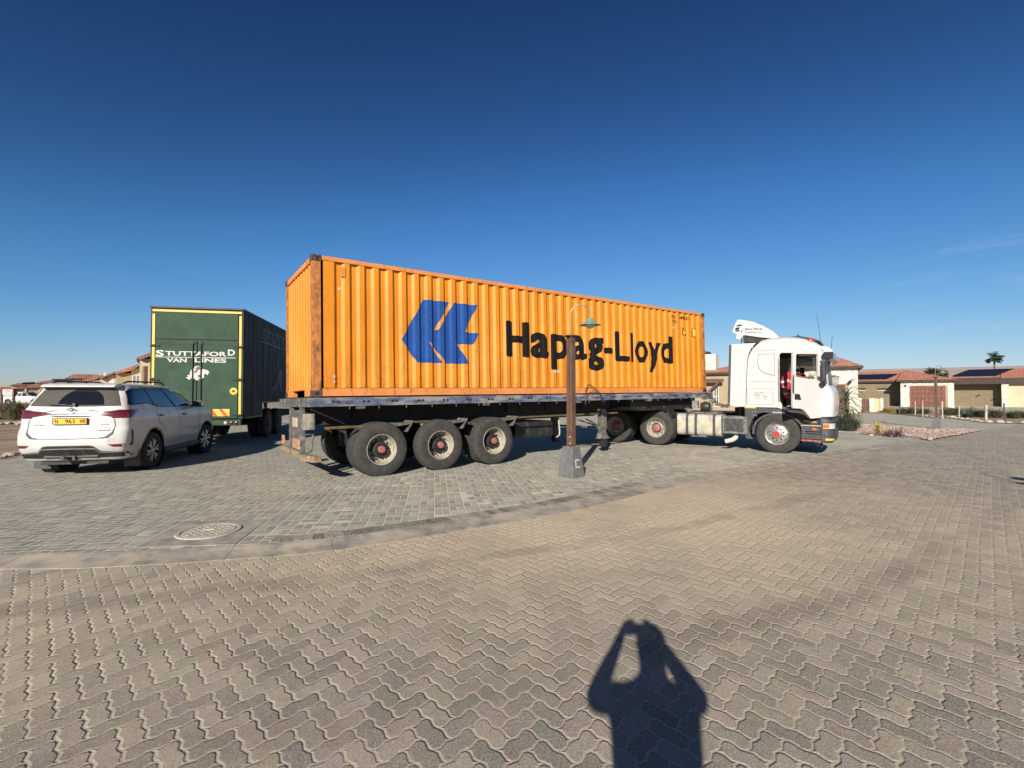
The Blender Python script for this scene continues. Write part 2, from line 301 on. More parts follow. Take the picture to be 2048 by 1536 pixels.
def mat_rearglass():
    N = NB('dusty_rear_glass'); sx = N.node('ShaderNodeSeparateXYZ'); N.link(N.obj(), sx.inputs[0])
    dy = N.math('SUBTRACT', sx.outputs[1], -.10); dz = N.math('SUBTRACT', sx.outputs[2], 1.36)
    r = N.math('SQRT', N.math('ADD', N.math('POWER', dy, 2.), N.math('MULTIPLY', N.math('POWER', dz, 2.), 1.3)))
    ins = N.math('MULTIPLY', N.ramp(r, .37, .385, 1, 0), N.math('GREATER_THAN', sx.outputs[2], 1.37)); n = N.noise(30, 4)
    N.base(N.mix(ins, N.mix(N.ramp(n, .3, .7), (.036, .031, .024), (.056, .048, .037)), (.008, .008, .011)))
    N.rough(N.math('SUBTRACT', .75, N.math('MULTIPLY', ins, .68))); return N.m
M['rearglass'] = mat_rearglass()

# ------------------------------------------------------------------ mesh helpers
class MB:
    def __init__(s, T=None): s.v = []; s.f = []; s.mi = []; s.T = T or Matrix.Identity(4); s.k = 0
    def add(s, vs, fs):
        o = len(s.v); s.v += [tuple(s.T @ Vector(p)) for p in vs]; s.f += [tuple(o + i for i in f) for f in fs]; s.mi += [s.k] * len(fs); return s
    def bx(s, x0, x1, y0, y1, z0, z1):
        return s.add([(x, y, z) for x in (x0, x1) for y in (y0, y1) for z in (z0, z1)],
                     [(0, 1, 3, 2), (4, 6, 7, 5), (0, 4, 5, 1), (2, 3, 7, 6), (0, 2, 6, 4), (1, 5, 7, 3)])
    def box(s, c, d, R=None):
        h = [x / 2 for x in d]; R = R or Matrix.Identity(3); c = Vector(c)
        vs = [c + R @ Vector((x * h[0], y * h[1], z * h[2])) for x in (-1, 1) for y in (-1, 1) for z in (-1, 1)]
        return s.add(vs, [(0, 1, 3, 2), (4, 6, 7, 5), (0, 4, 5, 1), (2, 3, 7, 6), (0, 2, 6, 4), (1, 5, 7, 3)])
    def prism(s, poly, ax, a0, a1, holes=()):
        def P(p, a): return {'x': (a, p[0], p[1]), 'y': (p[0], a, p[1]), 'z': (p[0], p[1], a)}[ax]
        loops = [list(poly)] + [list(h) for h in holes]; allp = [p for l in loops for p in l]; n = len(allp)
        tris = tessellate_polygon([[Vector((p[0], p[1], 0)) for p in l] for l in loops])
        vs = [P(p, a0) for p in allp] + [P(p, a1) for p in allp]
        fs = []
        if len(loops) == 1 and len(poly) < 5: fs += [tuple(range(n)), tuple(range(2 * n - 1, n - 1, -1))]
        else: fs += [tuple(t) for t in tris] + [tuple(n + i for i in reversed(t)) for t in tris]
        o = 0
        for l in loops:
            m = len(l)
            for i in range(m): a, b = o + i, o + (i + 1) % m; fs.append((a, b, n + b, n + a))
            o += m
        return s.add(vs, fs)
    def tube(s, pts, r, n=8, caps=True):
        pts = [Vector(p) for p in pts]; vs = []; fs = []; up = Vector((0, 0, 1)); prev = None
        for i, p in enumerate(pts):
            t = (pts[min(i + 1, len(pts) - 1)] - pts[max(i - 1, 0)]).normalized()
            if prev is None: a = t.cross(up if abs(t.z) < .95 else Vector((1, 0, 0))).normalized()
            else: a = (prev - t * prev.dot(t)).normalized()
            prev = a; b = t.cross(a); rr = r[i] if isinstance(r, (list, tuple)) else r
            vs += [p + (a * cos(2 * pi * k / n) + b * sin(2 * pi * k / n)) * rr for k in range(n)]
        for i in range(len(pts) - 1):
            for k in range(n): q = (k + 1) % n; fs.append((i * n + k, i * n + q, (i + 1) * n + q, (i + 1) * n + k))
        if caps: fs += [tuple(range(n))[::-1], tuple((len(pts) - 1) * n + k for k in range(n))]
        return s.add(vs, fs)
    def lathe(s, prof, c, ax='y', n=32, closed=False):
        vs = []; fs = []; c = Vector(c)
        for r, a in prof:
            for k in range(n):
                t = 2 * pi * k / n; u, v = r * cos(t), r * sin(t)
                vs.append(c + Vector({'y': (u, a, v), 'x': (a, u, v), 'z': (u, v, a)}[ax]))
        m = len(prof)
        for i in range(m if closed else m - 1):
            for k in range(n): q = (k + 1) % n; j = (i + 1) % m; fs.append((i * n + k, i * n + q, j * n + q, j * n + k))
        return s.add(vs, fs)
    def disc(s, c, r, ax='y', n=20, rz=None):
        c = Vector(c); rz = rz or r
        return s.add([c + Vector({'y': (r * cos(2 * pi * k / n), 0, rz * sin(2 * pi * k / n)), 'x': (0, r * cos(2 * pi * k / n), rz * sin(2 * pi * k / n)), 'z': (r * cos(2 * pi * k / n), rz * sin(2 * pi * k / n), 0)}[ax]) for k in range(n)], [tuple(range(n))])
    def build(s, name, m, parent=None, smooth=None, bevel=0., recalc=True):
        me = bpy.data.meshes.new(name); me.from_pydata(s.v, [], s.f)
        ms = m if isinstance(m, (list, tuple)) else [m]
        for x in ms: me.materials.append(M[x] if isinstance(x, str) else x)
        if len(ms) > 1: me.polygons.foreach_set('material_index', s.mi)
        if recalc:
            b = bmesh.new(); b.from_mesh(me); bmesh.ops.recalc_face_normals(b, faces=b.faces); b.to_mesh(me); b.free()
        if smooth is not None:
            me.polygons.foreach_set('use_smooth', [True] * len(me.polygons)); me.set_sharp_from_angle(angle=radians(smooth))
        o = bpy.data.objects.new(name, me); C.objects.link(o)
        if parent is not None: o.parent = parent
        if bevel:
            bm = o.modifiers.new('bevel', 'BEVEL'); bm.width = bevel; bm.segments = 2; bm.limit_method = 'ANGLE'; bm.angle_limit = radians(40)
        return o

def tag(o, label, cat=None, group=None, kind=None):
    if label: o['label'] = label
    if cat: o['category'] = cat
    if group: o['group'] = group
    if kind: o['kind'] = kind
    return o
def thing(name, label, cat, loc=(0, 0, 0), rot=(0, 0, 0), group=None, sc=1.):
    o = bpy.data.objects.new(name, None); C.objects.link(o); o.empty_display_size = .2
    o.location = loc; o.rotation_euler = rot; o.scale = (sc, sc, sc); return tag(o, label, cat, group)
def pose(p):                    # (x, y, z, yaw, pitch, roll) -> location, euler
    return p[:3], (p[5], p[4], p[3])
def dup(root, loc=None, rotz=None, label=None, sc=None):
    def cp(o, par):
        c = o.copy(); C.objects.link(c)
        if par is not None: c.parent = par
        for ch in list(o.children): cp(ch, c)
        return c
    r = cp(root, None)
    if loc is not None: r.location = loc
    if rotz is not None: r.rotation_euler = (0, 0, rotz)
    if label: r['label'] = label
    if sc: r.scale = (sc, sc, sc) if not isinstance(sc, tuple) else sc
    return r
def struct(o): o['kind'] = 'structure'; return o

_fc = {}
def text2d(t, bold=0.):
    if (t, bold) in _fc: return _fc[(t, bold)]
    cu = bpy.data.curves.new('t', 'FONT'); cu.body = t; cu.size = 1; cu.offset = bold; cu.resolution_u = 4
    o = bpy.data.objects.new('t', cu); C.objects.link(o); dg = bpy.context.evaluated_depsgraph_get()
    me = o.evaluated_get(dg).to_mesh(); vs = [(v.co.x, v.co.y) for v in me.vertices]; fs = [tuple(p.vertices) for p in me.polygons]
    o.evaluated_get(dg).to_mesh_clear(); bpy.data.objects.remove(o); bpy.data.curves.remove(cu); _fc[(t, bold)] = (vs, fs); return vs, fs
CAPH = max(v[1] for v in text2d('H')[0])
def text_on(mb, t, a0, a1, base, cap, fn, bold=0.):
    """lettering from a0 to a1 along a surface, baseline and cap height given; fn(a, z) -> 3D point"""
    vs, fs = text2d(t, bold); x0 = min(v[0] for v in vs); x1 = max(v[0] for v in vs)
    k = (a1 - a0) / (x1 - x0); q = cap / (CAPH + 2 * bold)
    mb.add([fn(a0 + (v[0] - x0) * k, base + (v[1] + bold) * q) for v in vs], fs)

def drape(name, polys, m, z, cuts=None, parent=None):
    """a ground sheet: polygons (x, y) laid over the terrain, cut in strips so that it follows the slope"""
    b = bmesh.new()
    for poly in polys:
        vs = [b.verts.new((p[0], p[1], 0)) for p in poly]; b.faces.new(vs)
    ys = [p[1] for poly in polys for p in poly]; xs = [p[0] for poly in polys for p in poly]
    if cuts is None: cuts = [k for k in range(14, 66, 3)]
    for c in cuts:
        if min(ys) < c < max(ys): bmesh.ops.bisect_plane(b, geom=b.verts[:] + b.edges[:] + b.faces[:], plane_co=(0, c, 0), plane_no=(0, 1, 0))
    for c in range(-40, -14, 4):
        if min(xs) < c < max(xs): bmesh.ops.bisect_plane(b, geom=b.verts[:] + b.edges[:] + b.faces[:], plane_co=(c, 0, 0), plane_no=(1, 0, 0))
    bmesh.ops.triangulate(b, faces=b.faces)
    for v in b.verts: v.co.z = gz(v.co.x, v.co.y) + z
    for f in b.faces:
        if f.normal.z < 0: f.normal_flip()
    me = bpy.data.meshes.new(name); b.normal_update()
    bmesh.ops.recalc_face_normals(b, faces=b.faces); b.to_mesh(me); b.free(); me.materials.append(M[m] if isinstance(m, str) else m)
    o = bpy.data.objects.new(name, me); C.objects.link(o); return o

# ------------------------------------------------------------------ ground
ZR = -.04
outer_px = [(0, 1138), (150, 1137), (330, 1128), (500, 1116), (578, 1110.5), (695, 1097.5), (832, 1076.5), (925, 1061), (1025, 1044.5), (1130, 1024.5), (1212, 1006), (1290, 986.5), (1407, 961), (1500, 943), (1614, 922), (1760, 896.5), (1904, 872), (1978, 862.3)]
op = [at(x, y, ZR) for x, y in outer_px]
op = [Vector((-60, 2.5)), Vector((-25, 3.6)), Vector((-14, 4.12)), Vector((-10, 4.25)), Vector((-8, 4.32)), Vector((-6.6, 4.365)), Vector((-5.7, 4.39)), Vector((-5.2, 4.405))] + op + [Vector((27.2, 25.0)), Vector((60, 46.5)), Vector((160, 112))]
def catmull(P, n=8):
    out = []
    for i in range(len(P) - 1):
        p0, p1, p2, p3 = P[max(i - 1, 0)], P[i], P[i + 1], P[min(i + 2, len(P) - 1)]
        for k in range(n):
            t = k / n; out.append(.5 * ((2 * p1) + (p2 - p0) * t + (2 * p0 - 5 * p1 + 4 * p2 - p3) * t * t + (3 * p1 - p0 - 3 * p2 + p3) * t ** 3))
    return out + [P[-1]]
def resample(P, step):
    out = [P[0]]; acc = 0
    for a, b in zip(P, P[1:]):
        L = (b - a).length; t = step - acc
        while t <= L: out.append(a + (b - a) * (t / L)); t += step
        acc = (acc + L) % step
    return out
kp = catmull(op)
kn = []
for i in range(len(kp)):
    t = (kp[min(i + 1, len(kp) - 1)] - kp[max(i - 1, 0)]).normalized(); kn.append(Vector((-t.y, t.x)))
def shift(d): return [p + n * d for p, n in zip(kp, kn)]
def tz(x, y): return gz(x, y)
road = MB(); pts = [(p.x, p.y) for p in kp]
road_poly = pts + [(260, 112), (260, -90), (-60, -90)]
struct(drape('road', [road_poly], 'road', ZR, cuts=[]))
inn = shift(.31)
# base soil: everything on the far side of the kerb, out to the horizon
soil = [(p.x, p.y) for p in shift(.25)] + [(160, 400), (-400, 400), (-400, 2.5)]
struct(drape('sandy_ground', [soil], 'sand', -.014))
far = MB()
far.add([(-9000, 396, gz(-90, 200) - .02), (9000, 396, gz(0, 200) - .02), (9000, 9500, .2), (-9000, 9500, .2)], [(0, 1, 2, 3)])
far.add([(-9000, -90, -.9), (-60, -90, -.06), (-60, 2.5, -.05), (-400, 2.5, .0), (-400, 396, .3), (-9000, 396, .3)], [(0, 1, 2, 3, 4, 5)])
far.add([(260, -90, -.06), (9000, -90, -.9), (9000, 396, .3), (160, 396, .3), (160, 112, -.05), (260, 112, -.05)], [(0, 1, 2, 3, 4, 5)])
far.add([(-9000, -9000, -1), (9000, -9000, -1), (9000, -90, -.9), (-9000, -90, -.9)], [(0, 1, 2, 3)])
struct(far.build('desert_plain', 'desert'))
hill = MB(); N_ = 90; rows = [(900, 0, 0), (1500, .012, .3), (2300, .0205, .6), (3300, .0225, 1.), (4300, .012, 1.)]
hv = []
for D, sl_, k in rows:
    for i in range(N_ + 1):
        a = radians(-70 + 140 * i / N_); x, y = sin(a) * D, cos(a) * D; t = ss((a + .30) / .95)
        wv = noise.noise(Vector((a * 5, D * .002, 3))) * .0022 + noise.noise(Vector((a * 23, D * .01, 7))) * .0006
        # the skyline climbs gently from the left to the right of the view
        e = (.0050 + .0365 * t) * (sl_ / .0225) + wv * k
        hv.append((x, y, .3 + max(0, e) * D))
hf = [(r * (N_ + 1) + i, r * (N_ + 1) + i + 1, (r + 1) * (N_ + 1) + i + 1, (r + 1) * (N_ + 1) + i) for r in range(len(rows) - 1) for i in range(N_)]
hill.add(hv, hf); struct(hill.build('desert_hills', 'desert', smooth=60))
# paved forecourt behind the kerb
drv = [(p.x, p.y) for p in inn if -14 < p.x < 27.5]
drv = [(-14.2, 4.45)] + drv + [(60, 46.9), (70, 60), (45, 60), (30, 47), (22, 47), (5, 44), (-10, 44), (-19, 40), (-18, 30), (-15.6, 20), (-14.0, 13.9), (-12.15, 11.75), (-13.2, 9)]
struct(drape('paved_forecourt', [drv], 'drive', 0))
# kerb: sloping concrete blocks about a metre long
kb = MB(); rs = resample(kp, .25)
def knorm(P, i): t = (P[min(i + 1, len(P) - 1)] - P[max(i - 1, 0)]).normalized(); return Vector((-t.y, t.x))
prof = [(-.012, ZR - .05), (-.01, ZR + .006), (.05, ZR + .014), (.16, ZR + .017), (.235, ZR + .034), (.285, .004), (.315, .006), (.32, -.05)]
sel_ = [i for i, p in enumerate(rs) if -13 < p.x < 60]
for b in range(sel_[0], sel_[-1] - 4, 4):
    vs = []
    for q in range(5):
        i = b + q; n_ = knorm(rs, i); p = rs[i]
        if q in (0, 4):
            tt = Vector((n_.y, -n_.x)); p = p + tt * (.002 if q == 0 else -.002)
        for d, z in prof: vs.append((p.x + n_.x * d, p.y + n_.y * d, z + .0015 * noise.noise(Vector((b * .7, 0, 0)))))
    m_ = len(prof); kb.add(vs, [(q * m_ + k, q * m_ + k + 1, (q + 1) * m_ + k + 1, (q + 1) * m_ + k) for q in range(4) for k in range(m_ - 1)] + [tuple(range(m_)), tuple(4 * m_ + k for k in range(m_))])
struct(kb.build('kerb', 'kerb', smooth=30))
sb = MB(); rs2 = resample(shift(.325), .108)
for i, p in enumerate(rs2[:-1]):
    if not (-2.55 < p.x < 2.3): continue
    n_ = knorm(rs2, i); t_ = Vector((n_.y, -n_.x)); c_ = p + n_ * .105; a = atan2(t_.y, t_.x)
    sb.box((c_.x, c_.y, -.013 + .002 * random.random()), (.100, .205, .04), Matrix.Rotation(a, 3, 'Z'))
struct(sb.build('border_brick_course', 'soldier', bevel=0))
# concrete apron with the round manhole cover
a0 = radians(9.2); ex, ey = Vector((cos(a0), sin(a0))), Vector((-sin(a0), cos(a0)))
mc = at(418, 1063.5, 0)
sl_ = MB(); q = [mc + ex * .49 - ey * .56, mc + ex * .49 + ey * .47, mc - ex * .50 + ey * .47, mc - ex * .50 - ey * .50]
sl_.prism([(p.x, p.y) for p in q], 'z', -.03, .006); struct(sl_.build('manhole_apron', 'slab', bevel=.004))
mh = thing('manhole_cover', 'round pale cast manhole cover set in a concrete square beside the kerb', 'manhole cover', (mc.x, mc.y, .006), (0, 0, a0), None, .84)
fr = MB(); fr.lathe([(.335, 0), (.335, .016), (.385, .016), (.395, .004), (.395, 0)], (0, 0, 0), 'z', 48); fr.build('frame_ring', 'cover', mh, smooth=30)
lid = MB(); lid.lathe([(0.0, .012), (.30, .012), (.318, .014), (.322, .002)], (0, 0, 0), 'z', 48)
for i in range(-6, 7):
    for j in range(-6, 7):
        x, y = i * .046, j * .046
        if x * x + y * y < .27 ** 2 and (i + j) % 2 == 0: lid.box((x, y, .0135), (.036, .036, .007), Matrix.Rotation(.785 if i % 2 else 0, 3, 'Z'))
lid.build('lid', 'cover', mh, smooth=30)
hd = MB(); hd.box((0, .0, .022), (.15, .02, .012)); hd.build('handle', 'cover', mh, bevel=.003)
# gravel island on the right, its white kerb stones
isl = [(-0.0, 0.0)]
isl = [at(x, y) for x, y in [(1714, 866), (1748, 871.5), (1820, 873.5), (1862, 879), (1895, 873.5), (1930, 867.5), (1967, 860.8), (1930, 858.5), (1868, 857), (1800, 853), (1730, 848.5)]]
isl = [(p.x, p.y) for p in isl] + [(16.5, 29.5), (11.4, 29.5), (11.2, 25.5), (12.9, 21.5)]
gv = drape('gravel_island', [isl], 'gravel', .012, cuts=[]); struct(gv)
ks = MB()
def kerbline(pl, w_=.14, h=.055, step=.9):
    P = resample([Vector(p) for p in pl], .05)
    for i in range(0, len(P) - 2, int(step / .05)):
        a, b = P[i], P[min(i + int(step / .05) - 1, len(P) - 1)]
        if (b - a).length < .1: continue
        c_ = (a + b) / 2; ks.box((c_.x, c_.y, gz(c_.x, c_.y) + h / 2 - .01), ((b - a).length - .015, w_, h), Matrix.Rotation(atan2(b.y - a.y, b.x - a.x), 3, 'Z'))
kerbline([isl[-1], isl[0], isl[1]]); kerbline([at(1818, 874), at(1862, 879.5)]); kerbline([isl[9], isl[8], isl[7], isl[6]], h=.028)
struct(ks.build('island_kerb', mat('pale_kerb_stone', (.50, .42, .33), .9, var=.15, sc=8, bump=.004), bevel=.012))
# loose pinkish pebbles over the island (uncountable)
random.seed(4); pb = MB(); ip = [Vector(p) for p in isl]
def inside(p, poly):
    c = False
    for i in range(len(poly)):
        a, b = poly[i], poly[i - 1]
        if (a[1] > p[1]) != (b[1] > p[1]) and p[0] < (b[0] - a[0]) * (p[1] - a[1]) / (b[1] - a[1]) + a[0]: c = not c
    return c
n = 0
while n < 7000:
    x, y = random.uniform(11, 20.6), random.uniform(16.4, 29.5)
    if not inside((x, y), isl): continue
    n += 1; s_ = random.uniform(.012, .035) * (1 if y < 24 else 1.5); a = random.random() * 6.3
    pb.add([(x + s_ * cos(a + k * 1.57) * random.uniform(.7, 1.2), y + s_ * sin(a + k * 1.57), .013) for k in range(4)] + [(x, y, .013 + s_ * random.uniform(.5, .9))], [(0, 1, 4), (1, 2, 4), (2, 3, 4), (3, 0, 4)])
tag(pb.build('pebbles', mat('pebble_stone', (.50, .36, .29), .9, var=.2, sc=5, isl=.9), recalc=False), 'loose pinkish gravel spread over the traffic island', kind='stuff')
# grey service road strip at the far left where the pickup stands, and the garden strip on the right
struct(drape('service_road', [[(-90, 50), (-28, 49), (-20, 46), (-20, 60), (-32, 62), (-95, 66)]], mat('pale_asphalt', (.30, .27, .22), .95, var=.15, sc=1.2), .004, cuts=[48, 52, 56, 60]))
bed = [at(x, y) for x, y in [(1772, 827), (1800, 829), (1850, 834.5), (1905, 837.5), (1972, 846.5), (2060, 848), (2200, 850)]]
bed = [(p.x, p.y) for p in bed] + [(45, 33), (39, 38.5), (31, 41), (27, 42.5)]
struct(drape('garden_bed', [bed], 'sand', .03, cuts=[26, 30, 34, 38, 42]))

# ------------------------------------------------------------------ shipping container
PC = (-3.5711, 8.5416, 1.526, .6182, -.0092, -.0185)
L_, W_, H_ = 12.192, 2.438, 2.591
random.seed(1)
ct = thing('shipping_container', 'long orange shipping container with blue arrow emblem and black lettering on the flatbed trailer', 'container', *pose(PC))
PITCHC = .278; X0, X1 = .20, 11.99; npit = round((X1 - X0 - .3) / PITCHC)
OUT, INN = .010, .054
prof = [(X0, OUT + .004)]; x = X0 + .15; prof.append((x, OUT))
pit = (X1 - X0 - .22) / npit; k_ = pit / .278
for i in range(npit):
    for dx, d in ((.045, OUT), (.054, INN), (.080, INN), (.054, OUT)): x += dx * k_; prof.append((x, d))
    x += .045 * k_
prof.append((X1, OUT))
def cdepth(x):
    for (a, da), (b, db) in zip(prof, prof[1:]):
        if a <= x <= b: return da + (db - da) * (x - a) / max(b - a, 1e-9)
    return OUT
def side(y0, sgn, name):
    b = MB(); vs = []; 
    for x, d in prof:
        dent = noise.noise(Vector((x * 1.7, y0, 0))) * .006 * 0
        for z in (.165, .8, 1.5, 2.53): vs.append((x, y0 + sgn * d + sgn * (noise.noise(Vector((x * 2.1, z * 1.3, y0))) * .006 if .2 < z < 2.5 else 0), z))
    b.add(vs, [(i * 4 + k, i * 4 + k + 1, i * 4 + 5 + k, i * 4 + 4 + k) for i in range(len(prof) - 1) for k in range(3)])
    return b.build(name, 'orange', ct)
side(0, 1, 'side_wall'); side(W_, -1, 'side_wall')
# ends: rear wall (towards the camera's left) corrugated, front too
def endwall(x0, sgn):
    b = MB(); vs = []; y = .17; pr = [(y, .03)]; n_ = 9; p_ = (W_ - .34) / n_
    for i in range(n_):
        for f_, d in ((.18, .03), (.36, .072), (.62, .072), (.80, .03)): pr.append((y + f_ * p_, d))
        y += p_
    pr.append((W_ - .17, .03))
    for yy, d in pr:
        for z in (.17, 2.50): vs.append((x0 + sgn * d, yy, z))
    b.add(vs, [(i * 2, i * 2 + 1, i * 2 + 3, i * 2 + 2) for i in range(len(pr) - 1)]); b.build('end_wall', 'orange', ct)
endwall(0, 1); endwall(L_, -1)
rf = MB(); rf.bx(.05, L_ - .05, .04, W_ - .04, 2.535, 2.56); rf.build('roof', 'orangeframe', ct)
fl = MB(); fl.bx(.06, L_ - .06, .06, W_ - .06, .13, .16); fl.build('floor', 'chassis', ct)
for yy in (0, W_ - .06):
    r = MB(); r.bx(.18, L_ - .18, yy, yy + .06, 2.505, 2.585); r.build('top_rail', 'orangeframe', ct, bevel=.006)
    r = MB(); r.bx(.18, L_ - .18, yy + .002, yy + .055, .012, .155); r.bx(.18, L_ - .18, yy - .004, yy + .06, .012, .03); r.build('bottom_rail', 'orangeframe', ct, bevel=.004)
for xx in (0.01, L_ - .11):
    r = MB(); r.bx(xx, xx + .10, .17, W_ - .17, 2.47, 2.575); r.build('top_rail', 'orangeframe', ct, bevel=.006)
    r = MB()
    if xx < 1: r.bx(xx, xx + .1, .17, .66, .012, .17); r.bx(xx, xx + .1, 1.78, W_ - .17, .012, .17); r.bx(xx, xx + .1, .66, 1.78, .135, .17)
    else: r.bx(xx, xx + .1, .17, W_ - .17, .012, .17)
    r.build('bottom_rail', 'orangeframe', ct, bevel=.004)
for xx in (0, L_ - .17):
    for yy in (0, W_ - .165):
        p = MB(); s_ = 1 if yy == 0 else -1; ya, yb = (0.006, .15) if yy == 0 else (W_ - .15, W_ - .006)
        p.bx(xx + .006, xx + .16, ya, yb, .115, 2.475); p.build('corner_post', mat('rusty_corner_post_%d%d' % (xx > 1, yy > 1), (.50, .18, .04), .8, var=.2, sc=8, c2=(.17, .07, .04), c2r=(.50, .66), c2sc=6, stretch=(2, 2, .5), bump=.005, bsc=40), ct, bevel=.006)
        for zz in (0, H_ - .118):
            c_ = MB(); c_.bx(xx - .004, xx + .174, yy - .005, yy + .168, zz, zz + .118); co = c_.build('corner_casting', 'casting', ct, bevel=.008)
            h_ = MB(); h_.disc((xx + .09, yy - .007 if yy == 0 else yy + .17, zz + .06), .03, 'y', 16, .042); h_.build('casting_hole', 'hubdark', co)
# lock plates and small details on the side
d_ = MB(); d_.bx(.52, .60, -.002, .03, 2.24, 2.42); d_.build('vent_cover', 'orangeframe', ct, bevel=.004)
def on_side(name, build, m, off=.003):
    """paint on the corrugated side: flat shapes (x, z) cut at every fold and laid on the steel"""
    b = bmesh.new(); vs, fs = build[:2]; bv = [b.verts.new((p[0], (p[2] if len(p) > 2 else 0), p[1])) for p in vs]
    for f in fs:
        try: b.faces.new([bv[i] for i in f])
        except ValueError: pass
    xs = [p[0] for p in vs]
    for x, d in prof:
        if min(xs) < x < max(xs): bmesh.ops.bisect_plane(b, geom=b.verts[:] + b.edges[:] + b.faces[:], plane_co=(x, 0, 0), plane_no=(1, 0, 0))
    for zc in (.8, 1.5): bmesh.ops.bisect_plane(b, geom=b.verts[:] + b.edges[:] + b.faces[:], plane_co=(0, 0, zc), plane_no=(0, 0, 1))
    def wall(x, z):
        # same dents as the wall mesh, interpolated between its rows
        zs = (.165, .8, 1.5, 2.53)
        def dn(xx, zz): return noise.noise(Vector((xx * 2.1, zz * 1.3, 0))) * .006 if .2 < zz < 2.5 else 0
        for (a, da), (c, dc) in zip(prof, prof[1:]):
            if a <= x <= c + 1e-6: break
        t = (x - a) / max(c - a, 1e-9)
        for z0, z1 in zip(zs, zs[1:]):
            if z0 <= z <= z1 + 1e-6: break
        u = (z - z0) / (z1 - z0)
        return da + (dc - da) * t + (dn(a, z0) * (1 - t) + dn(c, z0) * t) * (1 - u) + (dn(a, z1) * (1 - t) + dn(c, z1) * t) * u
    for v in b.verts: v.co.y = wall(v.co.x, v.co.z) - off - v.co.y
    me = bpy.data.meshes.new(name); b.to_mesh(me); b.free(); me.materials.append(M[m]); o = bpy.data.objects.new(name, me); C.objects.link(o); o.parent = ct; return o
def poly(pl): return [tuple(p) for p in pl], [tuple(t) for t in tessellate_polygon([[Vector((p[0], p[1], 0)) for p in pl]])]
LOGO = [(2.20, 1.995), (2.804, 2.00), (2.438, 1.383), (2.525, 1.383), (2.903, 2.0), (3.497, 1.998), (3.162, 1.385), (3.515, 1.37), (3.376, 1.118), (2.987, 1.104), (3.264, .684), (2.705, .675), (2.333, 1.113), (2.297, 1.119), (2.61, .684), (2.036, .681), (1.698, 1.129)]
on_side('emblem', poly(LOGO), 'logoblue')
XH = max(v[1] for v in text2d('x')[0]) / CAPH
for ch, xa, xb in (('H', 4.25, 4.95), ('a', 4.99, 5.56), ('p', 5.62, 6.20), ('a', 6.27, 6.83), ('g', 6.88, 7.47), ('-', 7.51, 7.85), ('L', 7.91, 8.50), ('l', 8.55, 8.70), ('o', 8.74, 9.32), ('y', 9.32, 9.90), ('d', 9.90, 10.475)):
    vs, fs = text2d(ch, .012); x0 = min(v[0] for v in vs); x1 = max(v[0] for v in vs); top_ = max(v[1] for v in vs); cc = CAPH + .024; VS = []; FS_ = []
    bw, bh = (.037, .020) if ch not in 'Ll-' else (.04, .016)
    if ch == 'l': bw = .0
    def zz(y):
        y = (y + .012) / cc
        if ch in 'HL-': return .905 + y * .80
        xh_ = (XH * CAPH + .024) / cc
        if y <= 0: return .905 + y * .86
        if y <= xh_: return .905 + y / xh_ * .575
        return .905 + .575 + (y - xh_) / ((top_ + .012) / cc - xh_) * .225 if ch in 'ld' else .905 + .575 + (y - xh_) * .8
    for q, (dx_, dz_) in enumerate(((0, 0), (-bw, 0), (bw, 0), (0, bh), (0, -bh), (-bw * .7, bh * .7), (bw * .7, bh * .7), (-bw * .7, -bh * .7), (bw * .7, -bh * .7))):
        k0 = len(VS); VS += [(xa + bw + (v[0] - x0) * (xb - xa - 2 * bw) / (x1 - x0) + dx_, zz(v[1]) + dz_, q * .0004) for v in vs]; FS_ += [tuple(k0 + i for i in f) for f in fs]
    on_side('lettering', (VS, FS_), 'blueblack')
def small(t, xa, xb, z, cap, bold=.01):
    vs, fs = text2d(t, bold); x0 = min(v[0] for v in vs); x1 = max(v[0] for v in vs); k = (xb - xa) / (x1 - x0)
    return [(xa + (v[0] - x0) * k, z + v[1] * cap / CAPH) for v in vs], fs
on_side('number', small('HLX', 10.46, 10.72, 2.305, .09, .02), 'blueblack'); on_side('number', small('548221', 10.85, 11.37, 2.30, .09, .02), 'blueblack'); on_side('number', small('42G', 10.50, 10.73, 2.165, .08, .02), 'blueblack')
on_side('warning_sticker', poly([(11.01, 2.06), (11.00, 1.80), (11.26, 1.805)]), 'blueblack', .003); on_side('warning_sticker', poly([(11.03, 2.00), (11.02, 1.825), (11.20, 1.825)]), 'plate', .006)
on_side('label_sticker', poly([(11.54, 2.05), (11.76, 2.05), (11.76, 1.765), (11.54, 1.765)]), 'blueblack', .003); on_side('label_sticker', poly([(11.56, 2.03), (11.74, 2.03), (11.74, 1.79), (11.56, 1.79)]), 'plate', .006)
on_side('paint_patch', poly([(10.48, 2.035), (10.59, 2.04), (10.585, 1.965), (10.49, 1.96)]), 'offwhite', .004)
for x, z, s_ in ((.50, 2.02, .03), (.40, .37, .035), (.40, .28, .033), (5.72, .57, .05), (5.85, .56, .04), (7.1, 1.9, .02)):
    on_side('chalk_mark', poly([(x + s_ * cos(k) * random.uniform(.7, 1.3), z + s_ * sin(k) * random.uniform(.7, 1.2)) for k in (0, 1, 2, 3, 4, 5)]), 'offwhite', .004)

